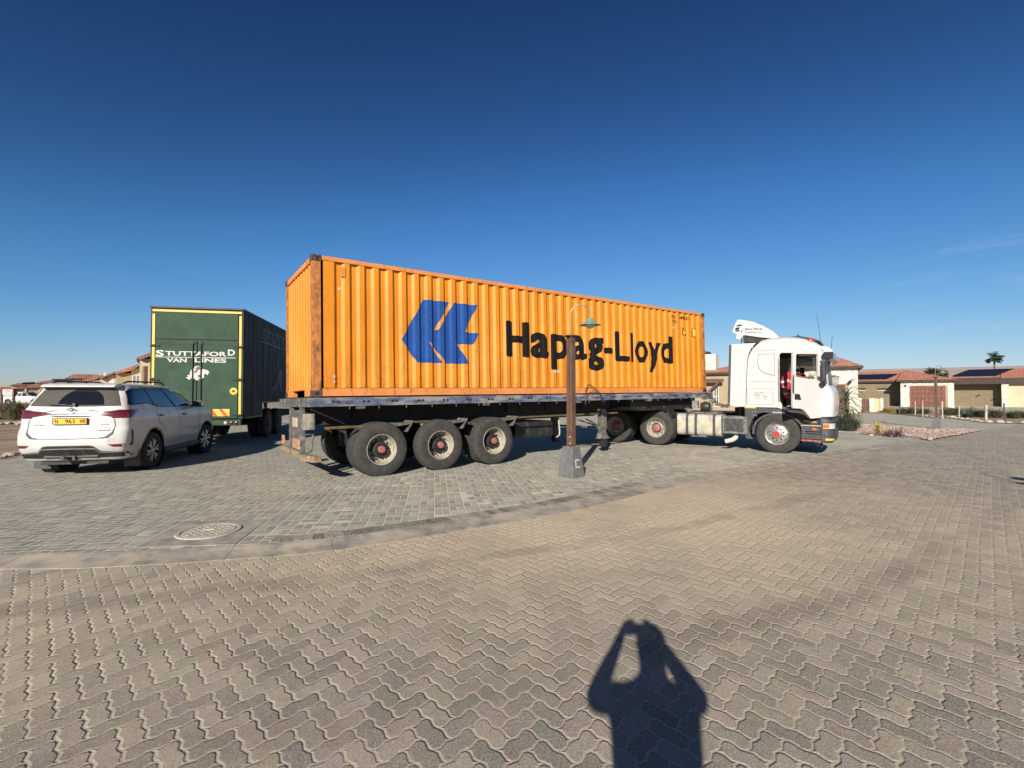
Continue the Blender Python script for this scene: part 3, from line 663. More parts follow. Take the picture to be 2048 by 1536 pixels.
# ------------------------------------------------------------------ wheels for heavy vehicles
def tyre_prof(R, w, rb):
    s = [(rb, .028), (rb + .012, .006), (rb + .05, -.006), (R - .10, -.010), (R - .055, -.002), (R - .018, .018), (R, .05)]
    g = []; y = .05; n_ = 4
    for k in range(n_):
        y2 = .05 + (w - .1) * (k + .8) / n_; y3 = .05 + (w - .1) * (k + 1) / n_
        g += [(R, y2)]
        if k < n_ - 1: g += [(R - .013, y2 + .004), (R - .013, y3 - .004), (R, y3)]
    return s + g + [(r, w - y) for r, y in reversed(s)]
def heavy_wheel(parent, x, y, z, sgn, kind, R=.53, dual=False, steer=0.):
    """sgn -1: outer face points to -y, kind: trailer / drive / front"""
    T = Matrix.Translation((x, y, z)) @ Matrix.Rotation(steer, 4, 'Z') @ Matrix.Diagonal((1, -sgn, 1, 1))
    w_ = .27
    b = MB(T); b.lathe(tyre_prof(R, w_, .292), (0, 0, 0), 'y', 56); o = b.build('wheel', 'rubber', parent, smooth=28)
    if dual:
        b = MB(T @ Matrix.Translation((0, w_ + .045, 0))); b.lathe(tyre_prof(R, w_, .292), (0, 0, 0), 'y', 48); b.lathe([(.292, .02), (.26, .1), (.25, .2), (.05, .21)], (0, 0, 0), 'y', 24); b.build('wheel', 'rubberdark', parent, smooth=28)
    r = MB(T)
    if kind == 'trailer':
        r.lathe([(.292, .03), (.300, .008), (.296, -.004), (.284, .002), (.278, .03), (.262, .10), (.248, .15), (.225, .175), (.165, .185), (.12, .185)], (0, 0, 0), 'y', 48)
        r.build('rim', 'rimtan', o, smooth=40)
        h = MB(T); h.lathe([(.165, .184), (.16, .12), (.13, .105), (.10, .10), (.085, .02), (.07, .012)], (0, 0, 0), 'y', 28)
        for k in range(10):
            t = 2 * pi * k / 10; h.lathe([(.017, .175), (.017, .145), (.0, .14)], (.195 * cos(t), 0, .195 * sin(t)), 'y', 7)
        h.build('hub', 'hubdark', o, smooth=40)
        v = MB(T)
        for k in range(10):
            t = 2 * pi * (k + .5) / 10; v.disc((.243 * cos(t), .153, .243 * sin(t)), .021, 'y', 12, .021)
        v.build('rim_hole', 'hubdark', o)
        h = MB(T); h.lathe([(.072, .02), (.070, .0), (.058, -.012), (0, -.014)], (0, 0, 0), 'y', 24); h.build('hub_cap', 'hubpink', o, smooth=40)
    elif kind == 'drive':
        r.lathe([(.292, .03), (.300, .008), (.296, -.004), (.284, .002), (.278, .03), (.262, .10), (.250, .135), (.225, .15)], (0, 0, 0), 'y', 48)
        r.build('rim', 'rimtan', o, smooth=40)
        h = MB(T); h.lathe([(.235, .15), (.19, .155), (.17, .09), (.15, .085), (.14, .155)], (0, 0, 0), 'y', 36)
        for k in range(10):
            t = 2 * pi * k / 10; h.lathe([(.016, .145), (.016, .115), (.0, .11)], (.205 * cos(t), 0, .205 * sin(t)), 'y', 7)
        h.build('hub', 'alu', o, smooth=40)
        v = MB(T)
        for k in range(10):
            t = 2 * pi * (k + .5) / 10; v.disc((.24 * cos(t), .140, .24 * sin(t)), .02, 'y', 12)
        v.lathe([(.15, .10), (.02, .10)], (0, 0, 0), 'y', 24); v.build('rim_hole', 'hubdark', o)
        h = MB(T); h.lathe([(.12, .12), (.115, .05), (.09, .035), (.0, .03)], (0, 0, 0), 'y', 24); h.build('hub_cap', 'hubpink', o, smooth=40)
    else:
        r.lathe([(.292, .03), (.300, .008), (.296, -.006), (.286, .0), (.28, .05), (.275, .065), (.255, .05), (.235, .028), (.20, .012), (.16, .004), (.13, .0), (.115, -.045), (.095, -.058), (.0, -.06)], (0, 0, 0), 'y', 56)
        r.build('rim', 'alu', o, smooth=40)
        h = MB(T)
        for k in range(10):
            t = 2 * pi * k / 10 + .3; h.lathe([(.019, .01), (.019, -.012), (.012, -.022), (0, -.022)], (.168 * cos(t), 0, .168 * sin(t)), 'y', 8)
        for k in range(10):
            t = 2 * pi * (k + .5) / 10 + .3; h.disc((.236 * cos(t), .024, .236 * sin(t)), .016, 'y', 12)
        h.build('wheel_nut', 'hubdark', o, smooth=40)
        h = MB(T); h.lathe([(.082, -.058), (.078, -.066), (0, -.068)], (0, 0, 0), 'y', 24); h.build('hub_cap', 'hubred', o, smooth=40)
    return o

# ------------------------------------------------------------------ flatbed semitrailer (same frame as the container)
tr = thing('semitrailer', 'long flatbed trailer with worn blue side rails and three axles carrying the orange container', 'trailer', *pose(PC))
TX0, TX1, TY0, TY1 = -.10, 12.42, -.055, W_ + .055
for yy, sg in ((TY0, 1), (TY1, -1)):
    r = MB(); y2 = yy + sg * .05
    r.prism([(yy, -.018), (yy, -.178), (y2 + sg * .05, -.178), (y2 + sg * .05, -.166), (yy + sg * .012, -.166), (yy + sg * .012, -.03), (y2 + sg * .05, -.03), (y2 + sg * .05, -.018)], 'x', TX0, TX1)
    r.build('side_rail', 'railblue', tr, bevel=.003)
dk = MB(); dk.bx(TX0 + .06, TX1 - .02, TY0 + .06, TY1 - .06, -.055, -.012); dk.build('deck', 'chassis', tr)
# front and rear cross rails
r = MB(); r.bx(TX0 - .02, TX0 + .06, TY0 + .002, TY1 - .002, -.180, -.010); r.build('end_rail', 'railgrey', tr, bevel=.004)
hb = MB()
for k in range(9): hb = MB(); hb.disc((TX0 - .022, .02 + k * .29, -.09), .022, 'x', 10, .03); hb.build('rope_hole', 'hubdark', tr)
r = MB(); r.bx(TX1 - .05, TX1 + .02, TY0 + .002, TY1 - .002, -.18, -.010); r.build('end_rail', 'railgrey', tr, bevel=.004)
x = .35; q = 0
while x < 12.3:            # lashing slots (pairs) and rope hooks along the near rail
    for dx_ in (0, .085): s_ = MB(); s_.disc((x + dx_, TY0 - .003, -.095), .033, 'y', 10, .024); s_.build('lashing_slot', 'hubdark', tr)
    if q % 1 == 0:
        h = MB(); h.tube([(x + .3, TY0 + .03, -.17), (x + .3, TY0 + .01, -.205), (x + .285, TY0 - .012, -.235), (x + .275, TY0 - .03, -.225)], .0085, 6); h.build('rope_hook', 'railgrey', tr)
    if q % 5 == 0:
        h = MB(); h.bx(x - .08 + .5, x + .09 + .5, TY0 + .004, TY0 + .07, -.225, -.180)
        for e in range(4): h.bx(x + .43 + e * .04, x + .45 + e * .04, TY0 - .006, TY0 + .05, -.235, -.20)
        h.build('twist_lock', 'railgrey', tr, bevel=.004)
    x += .56; q += 1
for yy in (.68, 1.76):
    b = MB()
    pl = [(TX0 + .05, -.17), (TX0 + .05, -.50), (3.0, -.60), (7.6, -.60), (8.7, -.36), (12.2, -.36), (12.2, -.17)]
    b.prism(pl, 'y', yy - .008, yy + .008)
    low = [(TX0 + .05, -.50), (3.0, -.60), (7.6, -.60), (8.7, -.36), (12.2, -.36)]
    for (xa, za), (xb, zb) in zip(low, low[1:]): b.prism([(xa, za), (xb, zb), (xb, zb - .018), (xa, za - .018)], 'y', yy - .075, yy + .075)
    for k in range(9): b.bx(.9 + k * 1.25, .912 + k * 1.25, yy - .07, yy + .07, -.42, -.17)
    b.build('main_beam', 'chassis', tr)
cr = MB()
for k in range(24): cr = MB(); cr.bx(.2 + k * .52, .26 + k * .52, TY0 + .05, TY1 - .05, -.17, -.06); cr.build('cross_member', 'chassis', tr)
ys = MB(); ys.bx(4.3, 8.1, .14, .16, -.56, -.52); ys.bx(.25, 1.1, .14, .16, -.60, -.55); ys.bx(2.0, 2.6, .14, .16, -.555, -.515); ys.build('reflective_strip', mat('dull_yellow_strip', (.13, .085, .03), .7, var=.2, sc=8), tr)
g = MB(); g.prism([(8.75, -.17), (8.75, -.40), (9.2, -.52), (11.3, -.52), (11.9, -.40), (11.9, -.17)], 'y', .25, 2.18); g.build('coupler_plate', 'black', tr)
for i, xx in enumerate((1.257, 2.52, 3.85)):
    heavy_wheel(tr, xx, -.045, -1.03, -1, 'trailer', dual=(i != 1)); heavy_wheel(tr, xx, W_ + .045, -.985, 1, 'trailer', dual=True)
    a = MB(); a.tube([(xx, .1, -1.03), (xx, W_ - .1, -.985)], .07, 12); a.build('axle', 'chassis', tr, smooth=40)
    for yy in (.68, 1.76):
        a = MB(); a.prism([(xx - .62, -.56), (xx - .50, -.56), (xx - .44, -.95), (xx - .58, -.95)], 'y', yy - .06, yy + .06)
        a.box((xx - .1, yy, -.93), (1.0, .08, .07)); a.box((xx - .1, yy, -.87), (.7, .08, .03)); a.lathe([(.12, -.86), (.14, -.78), (.13, -.68), (.11, -.6)], (xx + .22, yy, 0), 'z', 12); a.build('suspension', 'chassis', tr)
    a = MB(); a.prism([(xx + .55, -.72), (xx + .68, -.50), (xx + .66, -.50), (xx + .53, -.72)], 'y', .0, .42); a.prism([(xx + .30, -.54), (xx + .62, -.54), (xx + .62, -.57), (xx + .30, -.60)], 'y', .0, .42)
    a.build('mudguard_bracket', 'railgrey', tr)
# rear underrun frame with lamps, battered steel and a timber bumper

for y0 in (.34, 1.29): u = MB(); u.bx(TX0 - .03, TX0 + .05, y0, y0 + .075, -1.10, -.18); u.build('underrun_post', 'railgrey', tr, bevel=.004)
u = MB(); u.bx(TX0 - .012, TX0 + .02, .415, 1.29, -.76, -.24); u.bx(TX0 - .022, TX0 - .0, .415, 1.29, -.33, -.24); u.bx(TX0 - .03, TX0 + .03, .415, 1.29, -.775, -.745); u.build('lamp_panel', 'railgrey', tr, bevel=.004)
u = MB(); u.bx(TX0 - .035, TX0 - .01, .66, 1.05, -.56, -.38); u.build('lamp_bracket', mat('cream_lamp_panel', (.52, .45, .28), .6, var=.2, sc=30), tr, bevel=.008)
for y0, wd_ in ((.50, .62), (1.95, .3)): u = MB(); u.bx(TX0 - .02, TX0 + .0, y0, y0 + wd_, -.97, -.775); u.build('tail_lamp', mat('faded_orange_panel_%d' % (y0 * 100), (.50, .20, .10), .7, var=.35, sc=9, c2=(.50, .42, .36), c2r=(.5, .6), c2sc=14), tr, bevel=.01)
u = MB(); u.bx(TX0 - .02, TX0 + .02, 1.40, 1.47, -.95, -.35); u.build('side_lamp_guard', 'railgrey', tr, bevel=.02)
u = MB(); u.bx(TX0 - .01, TX0 + .09, .34, 2.40, -1.12, -1.02); u.build('timber_bumper', 'rawwood', tr, bevel=.008)
u = MB(); u.box((TX0 + .09, .10, -1.10), (.15, .58, .11), Matrix.Rotation(.18, 3, 'Z')); u.build('timber_block', 'rawwood', tr, bevel=.008)
u = MB(); u.bx(TX0 - .04, TX0 + .15, .02, .22, -.59, -.30); u.build('toolbox', mat('battered_grey_box', (.20, .185, .16), .7, var=.3, sc=8, c2=(.36, .31, .25), c2r=(.5, .65), c2sc=6, stretch=(1, 1, .4)), tr, bevel=.012)
u = MB(); u = MB(); u.tube([(TX0 + .1, .1, -.22), (TX0 + .95, .62, -.58)], .016, 6); u.build('brace', 'railgrey', tr); u = MB(); u.tube([(TX0 - .0, .12, -.67), (TX0 + .14, .12, -.68), (TX0 + .10, .12, -.98), (TX0 + .0, .12, -1.02)], .02, 6); u.build('brace', 'railgrey', tr)
# landing legs
for yy, zf in ((.12, -1.33), (W_ - .32, -1.30)):
    g = MB(); g.bx(7.44, 7.60, yy, yy + .16, -1.02, -.42); g.bx(7.42, 7.62, yy - .012, yy, -.98, -.45); g.build('landing_leg', 'railgrey', tr, bevel=.008)
    g = MB(); g.prism([(7.46, -1.02), (7.58, -1.02), (7.68, -1.20), (7.36, -1.20)], 'y', yy - .01, yy + .17); g.bx(7.34, 7.70, yy - .03, yy + .19, -1.225, -1.20); g.build('landing_foot', 'railgrey', tr, bevel=.005)
    g = MB(); g.bx(7.44, 7.62, yy, yy + .14, -1.43, -1.20); g.build('landing_block', 'black', tr, bevel=.01)
g = MB(); g.tube([(7.5, .3, -.9), (6.35, .6, -.52)], .022, 6); g.tube([(7.5, .3, -.88), (6.9, .2, -.66)], .018, 6); g.tube([(7.5, .2, -.93), (7.5, W_ - .2, -.93)], .03, 8); g.build('leg_brace', 'railgrey', tr)
# spare wheel carrier, tank and pipes under the middle
g = MB(); g.bx(4.85, 6.1, .55, 1.9, -1.08, -.68); g.build('storage_box', 'black', tr, bevel=.06)
g = MB(); g.tube([(6.05, .30, -.62), (6.06, .28, -.95), (6.02, .25, -1.05), (5.92, .24, -1.09)], .022, 8); g.build('drain_pipe', mat('pale_pipe', (.42, .39, .32), .6), tr, smooth=60)
# black air hose hanging over the rail
g = MB(); hp = [(6.64, -.30), (6.645, -.1), (6.67, .10), (6.72, .21), (6.80, .225), (6.92, .18), (7.10, .07), (7.20, -.05), (7.25, -.2), (7.24, -.35)]
g.tube([(p.x, TY0 - .03, p.y) for p in catmull([Vector(q) for q in hp], 4)], .013, 6); g.build('air_hose', 'black', tr, smooth=60)

# ------------------------------------------------------------------ white tractor unit
PT = (7.09, 12.8, -.02, -.64, .006, 0)
tk = thing('tractor_unit', 'white truck tractor with open cab door and roof deflector, pulling the orange container', 'truck', *pose(PT))
CWD = 2.46
def topz(y): d = min(y, CWD - y); return -.07 * max(0, 1 - d / .2) ** 2      # roof drops towards the sides
roofline = [(-.67, 2.72), (-.61, 2.86), (-.50, 2.99), (-.38, 3.08), (-.1, 3.13), (.20, 3.14), (.50, 3.10), (.72, 3.03), (.88, 2.95), (1.0, 2.85), (1.09, 2.72)]
bodylow = [(-.76, 1.235), (-.73, 2.2), (-.705, 2.55)]
b = MB(); ys_ = [0, .03, .08, .15, .24, .6, CWD / 2, CWD - .6, CWD - .24, CWD - .15, CWD - .08, CWD - .03, CWD]; vs = []
strip = bodylow + roofline
for y in ys_:
    for x, z in strip: k = max(0, min(1, (z - 2.5) / .45)); vs.append((x, y, z + topz(y) * k))
n_ = len(strip)
b.add(vs, [(i * n_ + k, i * n_ + k + 1, (i + 1) * n_ + k + 1, (i + 1) * n_ + k) for i in range(len(ys_) - 1) for k in range(n_ - 1)])
b.build('roof', 'white', tk, smooth=50)
rl = [(x, z - .07 * max(0, min(1, (z - 2.5) / .45))) for x, z in roofline]
outl = [(-.76, 1.235)] + [bodylow[1], bodylow[2]] + rl + [(1.03, 2.62), (1.0, 2.58), (1.035, 1.9), (1.03, 1.02), (.70, .99), (.64, 1.05), (.52, 1.10), (.30, 1.12), (.16, 1.19), (.0, 1.235)]
hole = [(.062, 1.42), (.14, 1.28), (.30, 1.22), (.93, 1.17), (.965, 1.3), (.975, 1.9), (.955, 2.60), (.90, 2.66), (.11, 2.70), (.062, 2.66)]
b = MB(); b.prism(outl, 'y', 0, .04, [hole[::-1]]); b.build('side_panel', 'white', tk, bevel=.006)
whole = [(.16, 1.98), (.90, 1.90), (.92, 2.42), (.18, 2.44)]
b = MB(); b.prism(outl, 'y', CWD - .04, CWD, [whole]); b.build('side_panel', 'white', tk, bevel=.006)
b = MB(); b.prism(whole, 'y', CWD - .025, CWD - .02); b.build('window', 'cabglass', tk)
# pressed outlines on the sleeper side: raised window blank, locker lid, feature lines
def frame(pl, wd, y0, y1):
    c_ = Vector((sum(p[0] for p in pl) / len(pl), sum(p[1] for p in pl) / len(pl))); q = MB()
    inner = [tuple(c_ + (Vector(p) - c_) * (1 - wd / (Vector(p) - c_).length)) for p in pl]; q.prism(pl, 'y', y0, y1, [inner[::-1]]); return q
def rounded(x0, x1, z0, z1, r, n=4):
    o = []
    for cx_, cz_, a in ((x1 - r, z1 - r, 0), (x0 + r, z1 - r, 90), (x0 + r, z0 + r, 180), (x1 - r, z0 + r, 270)):
        for k in range(n + 1): t = radians(a + 90 * k / n); o.append((cx_ + r * cos(t), cz_ + r * sin(t)))
    return o
blank = [(-.44, 2.70), (-.05, 2.685), (-.045, 2.09), (-.2, 2.12), (-.36, 2.20), (-.44, 2.30), (-.475, 2.45)]
b = frame(blank, .016, -.008, .002); b.build('panel_seam', mat('seam_shade', (.30, .28, .24), .6), tk)
b = MB(); b.prism([(p[0] * .93 - .018, 2.42 + (p[1] - 2.42) * .93) for p in blank], 'y', -.010, .002); b.build('window_blank', 'white', tk, bevel=.006)
b = frame(rounded(-.735, -.085, 1.31, 1.76, .03), .012, -.005, .002); b.build('locker_lid', mat('seam_grey', (.25, .24, .20), .6), tk)
b = MB()
b.bx(-.705, -.03, -.006, .002, 1.93, 1.942); b.bx(-.64, -.0, -.006, .002, 2.775, 2.785); b.build('panel_seam', mat('seam_shade2', (.34, .32, .28), .6), tk)
for x0_, x1_, z_, cp_, s_ in ((-.545, -.30, 1.628, .022, 'Jaco Rich'), (-.56, -.28, 1.588, .022, 'Logistics cc'), (-.56, -.40, 1.545, .020, 'PO Box 3681'), (-.52, -.43, 1.505, .020, 'Walvis'), (-.565, -.40, 1.455, .020, 'T: 55 1668'), (-.345, -.24, 1.455, .018, 'Namibia')):
    t = MB(); text_on(t, s_, x0_, x1_, z_, cp_, lambda a, z: (a, -.004, z), .01); t.build('lettering', mat('navy_lettering', (.02, .022, .06), .6), tk)
t = MB(); t.prism([(-.335, 1.55), (-.30, 1.505), (-.31, 1.545)], 'y', -.004, -.002); t.prism(rounded(-.30, -.235, 1.51, 1.55, .018), 'y', -.004, -.002, [rounded(-.292, -.243, 1.518, 1.542, .011)[::-1]]); t.build('lettering', 'logoblue', tk)
# side air deflector behind the cab
for yy in (0, CWD - .03):
    b = MB(); b.prism([(-1.175, 1.255), (-.775, 1.238), (-.745, 2.2), (-.720, 2.56), (-.685, 2.72), (-.625, 2.855), (-.535, 2.965), (-.50, 3.0), (-1.13, 3.0)], 'y', yy, yy + .03); sd_ = b.build('side_deflector', 'white', tk, bevel=.006)
    b = MB(); b.prism([(-1.235, 1.33), (-1.178, 1.33), (-1.133, 2.98), (-1.19, 2.98)], 'y', yy - .002, yy + .03); b.build('rubber_edge', 'grey', sd_)
b = MB()
for q in ((-.95, 2.55), (-.88, 1.6), (-.9, 2.0)): b.disc((q[0], -.003, q[1]), .012, 'y', 10)
b.build('rivet', 'grey', tk)
# front: rounded corner, fascia, windscreen
def plan(sc=1., dx=0.):
    h = [(1.0, .0), (1.08, .005), (1.16, .03), (1.215, .08), (1.25, .17), (1.27, .35), (1.285, .7), (1.29, CWD / 2)]
    h = [(x * sc + dx, y) for x, y in h]; return h + [(x, CWD - y) for x, y in reversed(h[:-1])]
def loft(name, m, levels, closed_top=True, parent=None):
    b = MB(); n_ = len(levels[0][1]); 
    b.add([(x, y, z) for z, pl in levels for x, y in pl], [(i * n_ + k, i * n_ + k + 1, (i + 1) * n_ + k + 1, (i + 1) * n_ + k) for i in range(len(levels) - 1) for k in range(n_ - 1)])
    if closed_top: b.add([(x, y, levels[-1][0]) for x, y in levels[-1][1]], [tuple(range(n_))])
    return b.build(name, m, parent or tk, smooth=45)
loft('front_panel', 'white', [(1.03, plan()), (1.2, plan(1, .012)), (1.5, plan(1, .018)), (1.66, plan(1, .0)), (1.76, plan(1, -.045)), (1.83, plan(1, -.10))])
loft('windscreen', 'cabglass', [(1.83, plan(1, -.11)), (2.1, plan(1, -.135)), (2.62, plan(1, -.20))], False)
for yy in (.0, CWD - .07):       # dark screen pillars
    b = MB(); b.prism([(1.035, 1.86), (1.12, 1.86), (1.05, 2.62), (.99, 2.62)], 'y', yy + .005, yy + .07); b.build('pillar', 'grey', tk, bevel=.004)
b = MB(); b.prism([(.97, 2.50), (1.16, 2.47), (1.255, 2.52), (1.265, 2.66), (1.03, 2.70)], 'y', .0, CWD); vz = b.build('sun_visor', mat('tinted_visor', (.018, .02, .02), .2, coat=.3), tk, bevel=.02)
b = MB(); b.prism([(.98, 2.672), (1.255, 2.665), (1.235, 2.73), (1.16, 2.80), (1.05, 2.84), (.98, 2.83)], 'y', .0, CWD); b.build('roof_front', 'white', tk, bevel=.03)
loft('bumper', 'grey', [(.36, plan(1, -.05)), (.40, plan(1, -.01)), (.60, plan(1, 0)), (.70, plan(1, 0))])
loft('grille', 'black', [(.70, plan(1, -.04)), (1.03, plan(1, -.035))])
loft('bumper_top', 'grey', [(.87, plan(1, -.005)), (.955, plan(1, 0)), (.96, plan(1, -.03))])
for yy, s_ in ((.0, 1), (CWD, -1)):
    b = MB(); pl = [(1.03, -.008), (1.09, -.004), (1.165, .022), (1.22, .075), (1.26, .17), (1.275, .35)]
    vs = [(x, yy + s_ * y, z) for z in (.72, .855) for x, y in pl]; b.add(vs, [(k, k + 1, 7 + k, 6 + k) for k in range(5)]); hl = b.build('headlight', 'lampglass', tk, smooth=60)
    b = MB(); pl2 = [(x + .003 * s_, y - .004) for x, y in pl[:3]]; b.add([(x, yy + s_ * y, z) for z in (.735, .84) for x, y in pl2], [(0, 1, 4, 3), (1, 2, 5, 4)]); b.build('indicator', 'orange_lens', hl)
b = MB(); b.add([(x, y, z) for z in (.425, .475) for x, y in [(1.085, .0 - .006), (1.165, .022), (1.225, .075), (1.262, .17)]], [(k, k + 1, 5 + k, 4 + k) for k in range(3)]); b.build('reflective_strip', 'yellow', tk)
b = MB(); b.disc((1.06, .0 - .012, .555), .022, 'y', 12); b.build('tow_hole', 'hubdark', tk)
# steps below the door
b = MB(); b.prism([(.53, .42), (.985, .36), (1.03, .36), (1.03, 1.0), (.72, .97), (.56, .80)], 'y', .05, .40); b.build('step_well', 'black', tk)
for z_, h_, m_ in ((.785, .035, 'alu'), (.60, .03, 'grey'), (.40, .045, None)):
    b = MB(); b.bx(.55, .985, -.005, .12, z_ - h_ / 2, z_ + h_ / 2); b.build('step', m_ or mat('faded_red_step', (.42, .10, .09), .7, var=.3, sc=20), tk, bevel=.006)
b = MB(); b.bx(.55, .985, .012, .05, .44, .565); b.build('step_panel', 'grey', tk, bevel=.006)
b = MB(); b.bx(.55, .985, .012, .05, .64, .75); b.build('step_panel', 'grey', tk, bevel=.006)
b = MB(); b.bx(.80, .89, -.008, .02, .67, .725); b.build('side_marker', 'orange_lens', tk, bevel=.006)
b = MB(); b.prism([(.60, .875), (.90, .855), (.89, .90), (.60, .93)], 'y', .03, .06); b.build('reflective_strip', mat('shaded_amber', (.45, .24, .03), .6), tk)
b = MB(); b.prism([(.985, .20), (1.0, .20), (.995, .37), (.95, .37)], 'y', .2, .5); b.bx(.90, .915, .1, .14, .25, .38); b.build('mud_flap', 'black', tk)
# wheel arch, sill, locker behind the wheel
arch = []
for k in range(13):
    t = pi * (1 - k / 12); arch.append((.02 + .63 * cos(t), .50 + .60 * max(0, sin(t)) ** .8))
b = MB(); inner = [(.02 + .575 * cos(pi * (1 - k / 12)), .50 + .55 * max(0, sin(pi * (1 - k / 12))) ** .8) for k in range(13)]
b.prism(arch + inner[::-1], 'y', .0, .5); b.build('mudguard', 'grey', tk, smooth=40)
b = MB(); b.prism([(-.80, 1.23), (.30, 1.20), (.16, 1.02), (-.3, 1.10), (-.47, 1.05), (-.60, .93), (-.70, .60), (-.66, .45), (-.60, .35), (-.78, .36), (-.80, .9)], 'y', .03, .46); b.build('wing', 'grey', tk, bevel=.01)
b = MB(); b.prism([(.16, 1.2), (.62, 1.12), (1.02, 1.0), (.75, .90), (.60, .80), (.45, .95), (.25, 1.05)], 'y', .08, .40); b.build('under_sill', 'black', tk)
b = MB(); b.bx(-.79, -.52, -.004, .03, 1.203, 1.236); b.build('reflective_strip', 'yellow', tk)
b = MB(); b.bx(-.11, .18, -.006, .03, 1.085, 1.125); b.build('step', 'alu', tk, bevel=.005)
b = MB(); b.bx(.20, .96, .0, .16, 1.16, 1.225); b.build('door_sill', mat('worn_step', (.16, .16, .15), .7, var=.3, sc=20), tk, bevel=.01)
for q in ((-.60, 1.10), (-.50, 1.00), (-.56, 1.02), (-.53, 1.12), (-.58, .95)):
    b = MB(); b.disc((q[0], .022, q[1]), .014, 'y', 8); b.build('bolt', 'alu', tk)
b = MB(); b.bx(-1.385, -.74, .02, .55, .47, .965); bo = b.build('battery_box', mat('worn_grey_box', (.15, .15, .14), .6, var=.2, sc=9, c2=(.26, .24, .2), c2r=(.5, .7), c2sc=5), tk, bevel=.02)
b = MB(); b.bx(-1.33, -.83, .012, .03, .54, .90); b.build('box_lid', mat('dusty_black_lid', (.05, .05, .05), .6, var=.3, sc=9, c2=(.2, .18, .15), c2r=(.58, .66), c2sc=6), bo, bevel=.012)
b = MB(); b.tube([(-1.06, .25, .42), (-1.05, .12, .36), (-1.12, .03, .30), (-1.30, -.03, .25)], [.06, .065, .065, .06], 14); ex_ = b.build('exhaust_tip', mat('cream_exhaust', (.60, .54, .43), .6, var=.1), tk, smooth=50)
# fuel tank with straps
b = MB(); tz0, tz1 = .37, 1.0
b.prism([(.0 + y, z) for y, z in rounded(.0, .62, tz0, tz1, .12, 5)], 'x', -2.655, -1.41)
tank = b.build('fuel_tank', mat('dusty_alu_tank', (.55, .52, .44), .55, m=.35, var=.12, sc=5, c2=(.38, .34, .27), c2r=(.5, .7), c2sc=5, stretch=(1, 1, .4)), tk, smooth=30, bevel=.03)
for xx in (-2.36, -2.11, -1.60):
    b = MB(); b.prism(rounded(-.014, .634, tz0 - .014, tz1 + .014, .13, 5), 'x', xx - .035, xx + .035, [rounded(.002, .618, tz0 + .002, tz1 - .002, .12, 5)[::-1]]); b.build('strap', 'grey', tank, smooth=30)
b = MB(); b.bx(-2.645, -2.40, -.006, .02, .70, .735); b.bx(-2.32, -2.15, -.006, .02, .70, .735); b.bx(-2.07, -1.64, -.006, .02, .67, .705); b.bx(-1.56, -1.43, -.006, .02, .665, .70); b.build('reflective_strip', mat('pale_yellow_strip', (.66, .50, .10), .6), tank)
b = MB(); b.lathe([(.05, 0), (.055, .05), (0, .055)], (-2.0, .2, 1.0), 'z', 16); b.build('filler_cap', 'black', tank, smooth=40)
b = MB(); b.bx(-2.25, -1.5, .1, .5, 1.01, 1.055); b.build('tank_step', 'railgrey', tk, bevel=.01)
# chassis, fifth wheel, rear axles, coils
for yy in (.80, 1.60):
    b = MB(); b.bx(-5.45, .9, yy, yy + .08, .72, 1.0); b.build('frame_rail', 'chassis', tk)
b = MB()
for xx in (-5.4, -4.0, -2.7): b = MB(); b.bx(xx, xx + .1, .8, 1.68, .75, .95); b.build('cross_member', 'chassis', tk)
b = MB(); b.bx(-1.2, .8, .75, 1.7, .5, 1.2); b.build('engine_block', 'chassis', tk)
b = MB(); b.bx(-2.6, -1.25, .7, 1.75, 1.02, 1.05); b.build('catwalk', 'railgrey', tk, bevel=.004)
b = MB(); b.prism([(-4.35, 1.02), (-3.45, 1.02), (-3.55, 1.16), (-4.3, 1.20)], 'y', .82, 1.64); b.build('fifth_wheel', 'chassis', tk, bevel=.02)
for xx in (-3.3, -4.65):
    for yy, sg in ((.0, -1), (CWD, 1)): heavy_wheel(tk, xx, yy, .535, sg, 'drive', R=.535, dual=True)
    b = MB(); b.tube([(xx, .1, .53), (xx, CWD - .1, .53)], .09, 12); b.lathe([(.05, -.2), (.22, -.1), (.24, .05), (.1, .2)], (xx, CWD / 2, .53), 'y', 16); b.build('axle', 'chassis', tk, smooth=40)
for yy, sg in ((-.005, -1), (CWD + .005, 1)): heavy_wheel(tk, 0, yy, .535, sg, 'front', R=.535, steer=radians(-3))
b = MB(); b.tube([(0, .1, .5), (0, CWD - .1, .5)], .07, 12); b.build('axle', 'chassis', tk, smooth=40)
b = MB(); b.bx(-3.0, -2.95, .1, .65, .55, 1.12); b.prism([(-3.9, 1.075), (-2.95, 1.075), (-2.85, .85), (-2.88, .85), (-2.97, 1.06), (-3.9, 1.06)], 'y', .06, .62); b.build('rear_mudguard', 'black', tk)
for k, (y_, m_) in enumerate(((.95, 'hubred'), (1.1, 'black'), (1.25, 'yellow'))):
    b = MB(); pts = [(-.80, y_, 1.9)]
    for q in range(60): t = q / 59; pts.append((-.9 - t * 1.3, y_ + .05 * cos(q * 1.1), 1.72 - .5 * sin(pi * t) + .05 * sin(q * 1.1)))
    b.tube(pts, .009, 5); b.build('air_coil', 'black', tk, smooth=60)
b = MB(); b.lathe([(.0, -.13), (.13, -.12), (.17, 0), (.13, .12), (0, .13)], (-1.98, .55, 1.2), 'x', 20); b.build('air_tank', mat('dark_olive_tank', (.035, .035, .025), .5, var=.2), tk, smooth=50)
b = MB(); b.bx(-2.35, -2.17, .45, .6, 1.16, 1.38); b.build('filter_box', mat('scuffed_grey_case', (.25, .24, .23), .6, var=.4, sc=30), tk, bevel=.01)
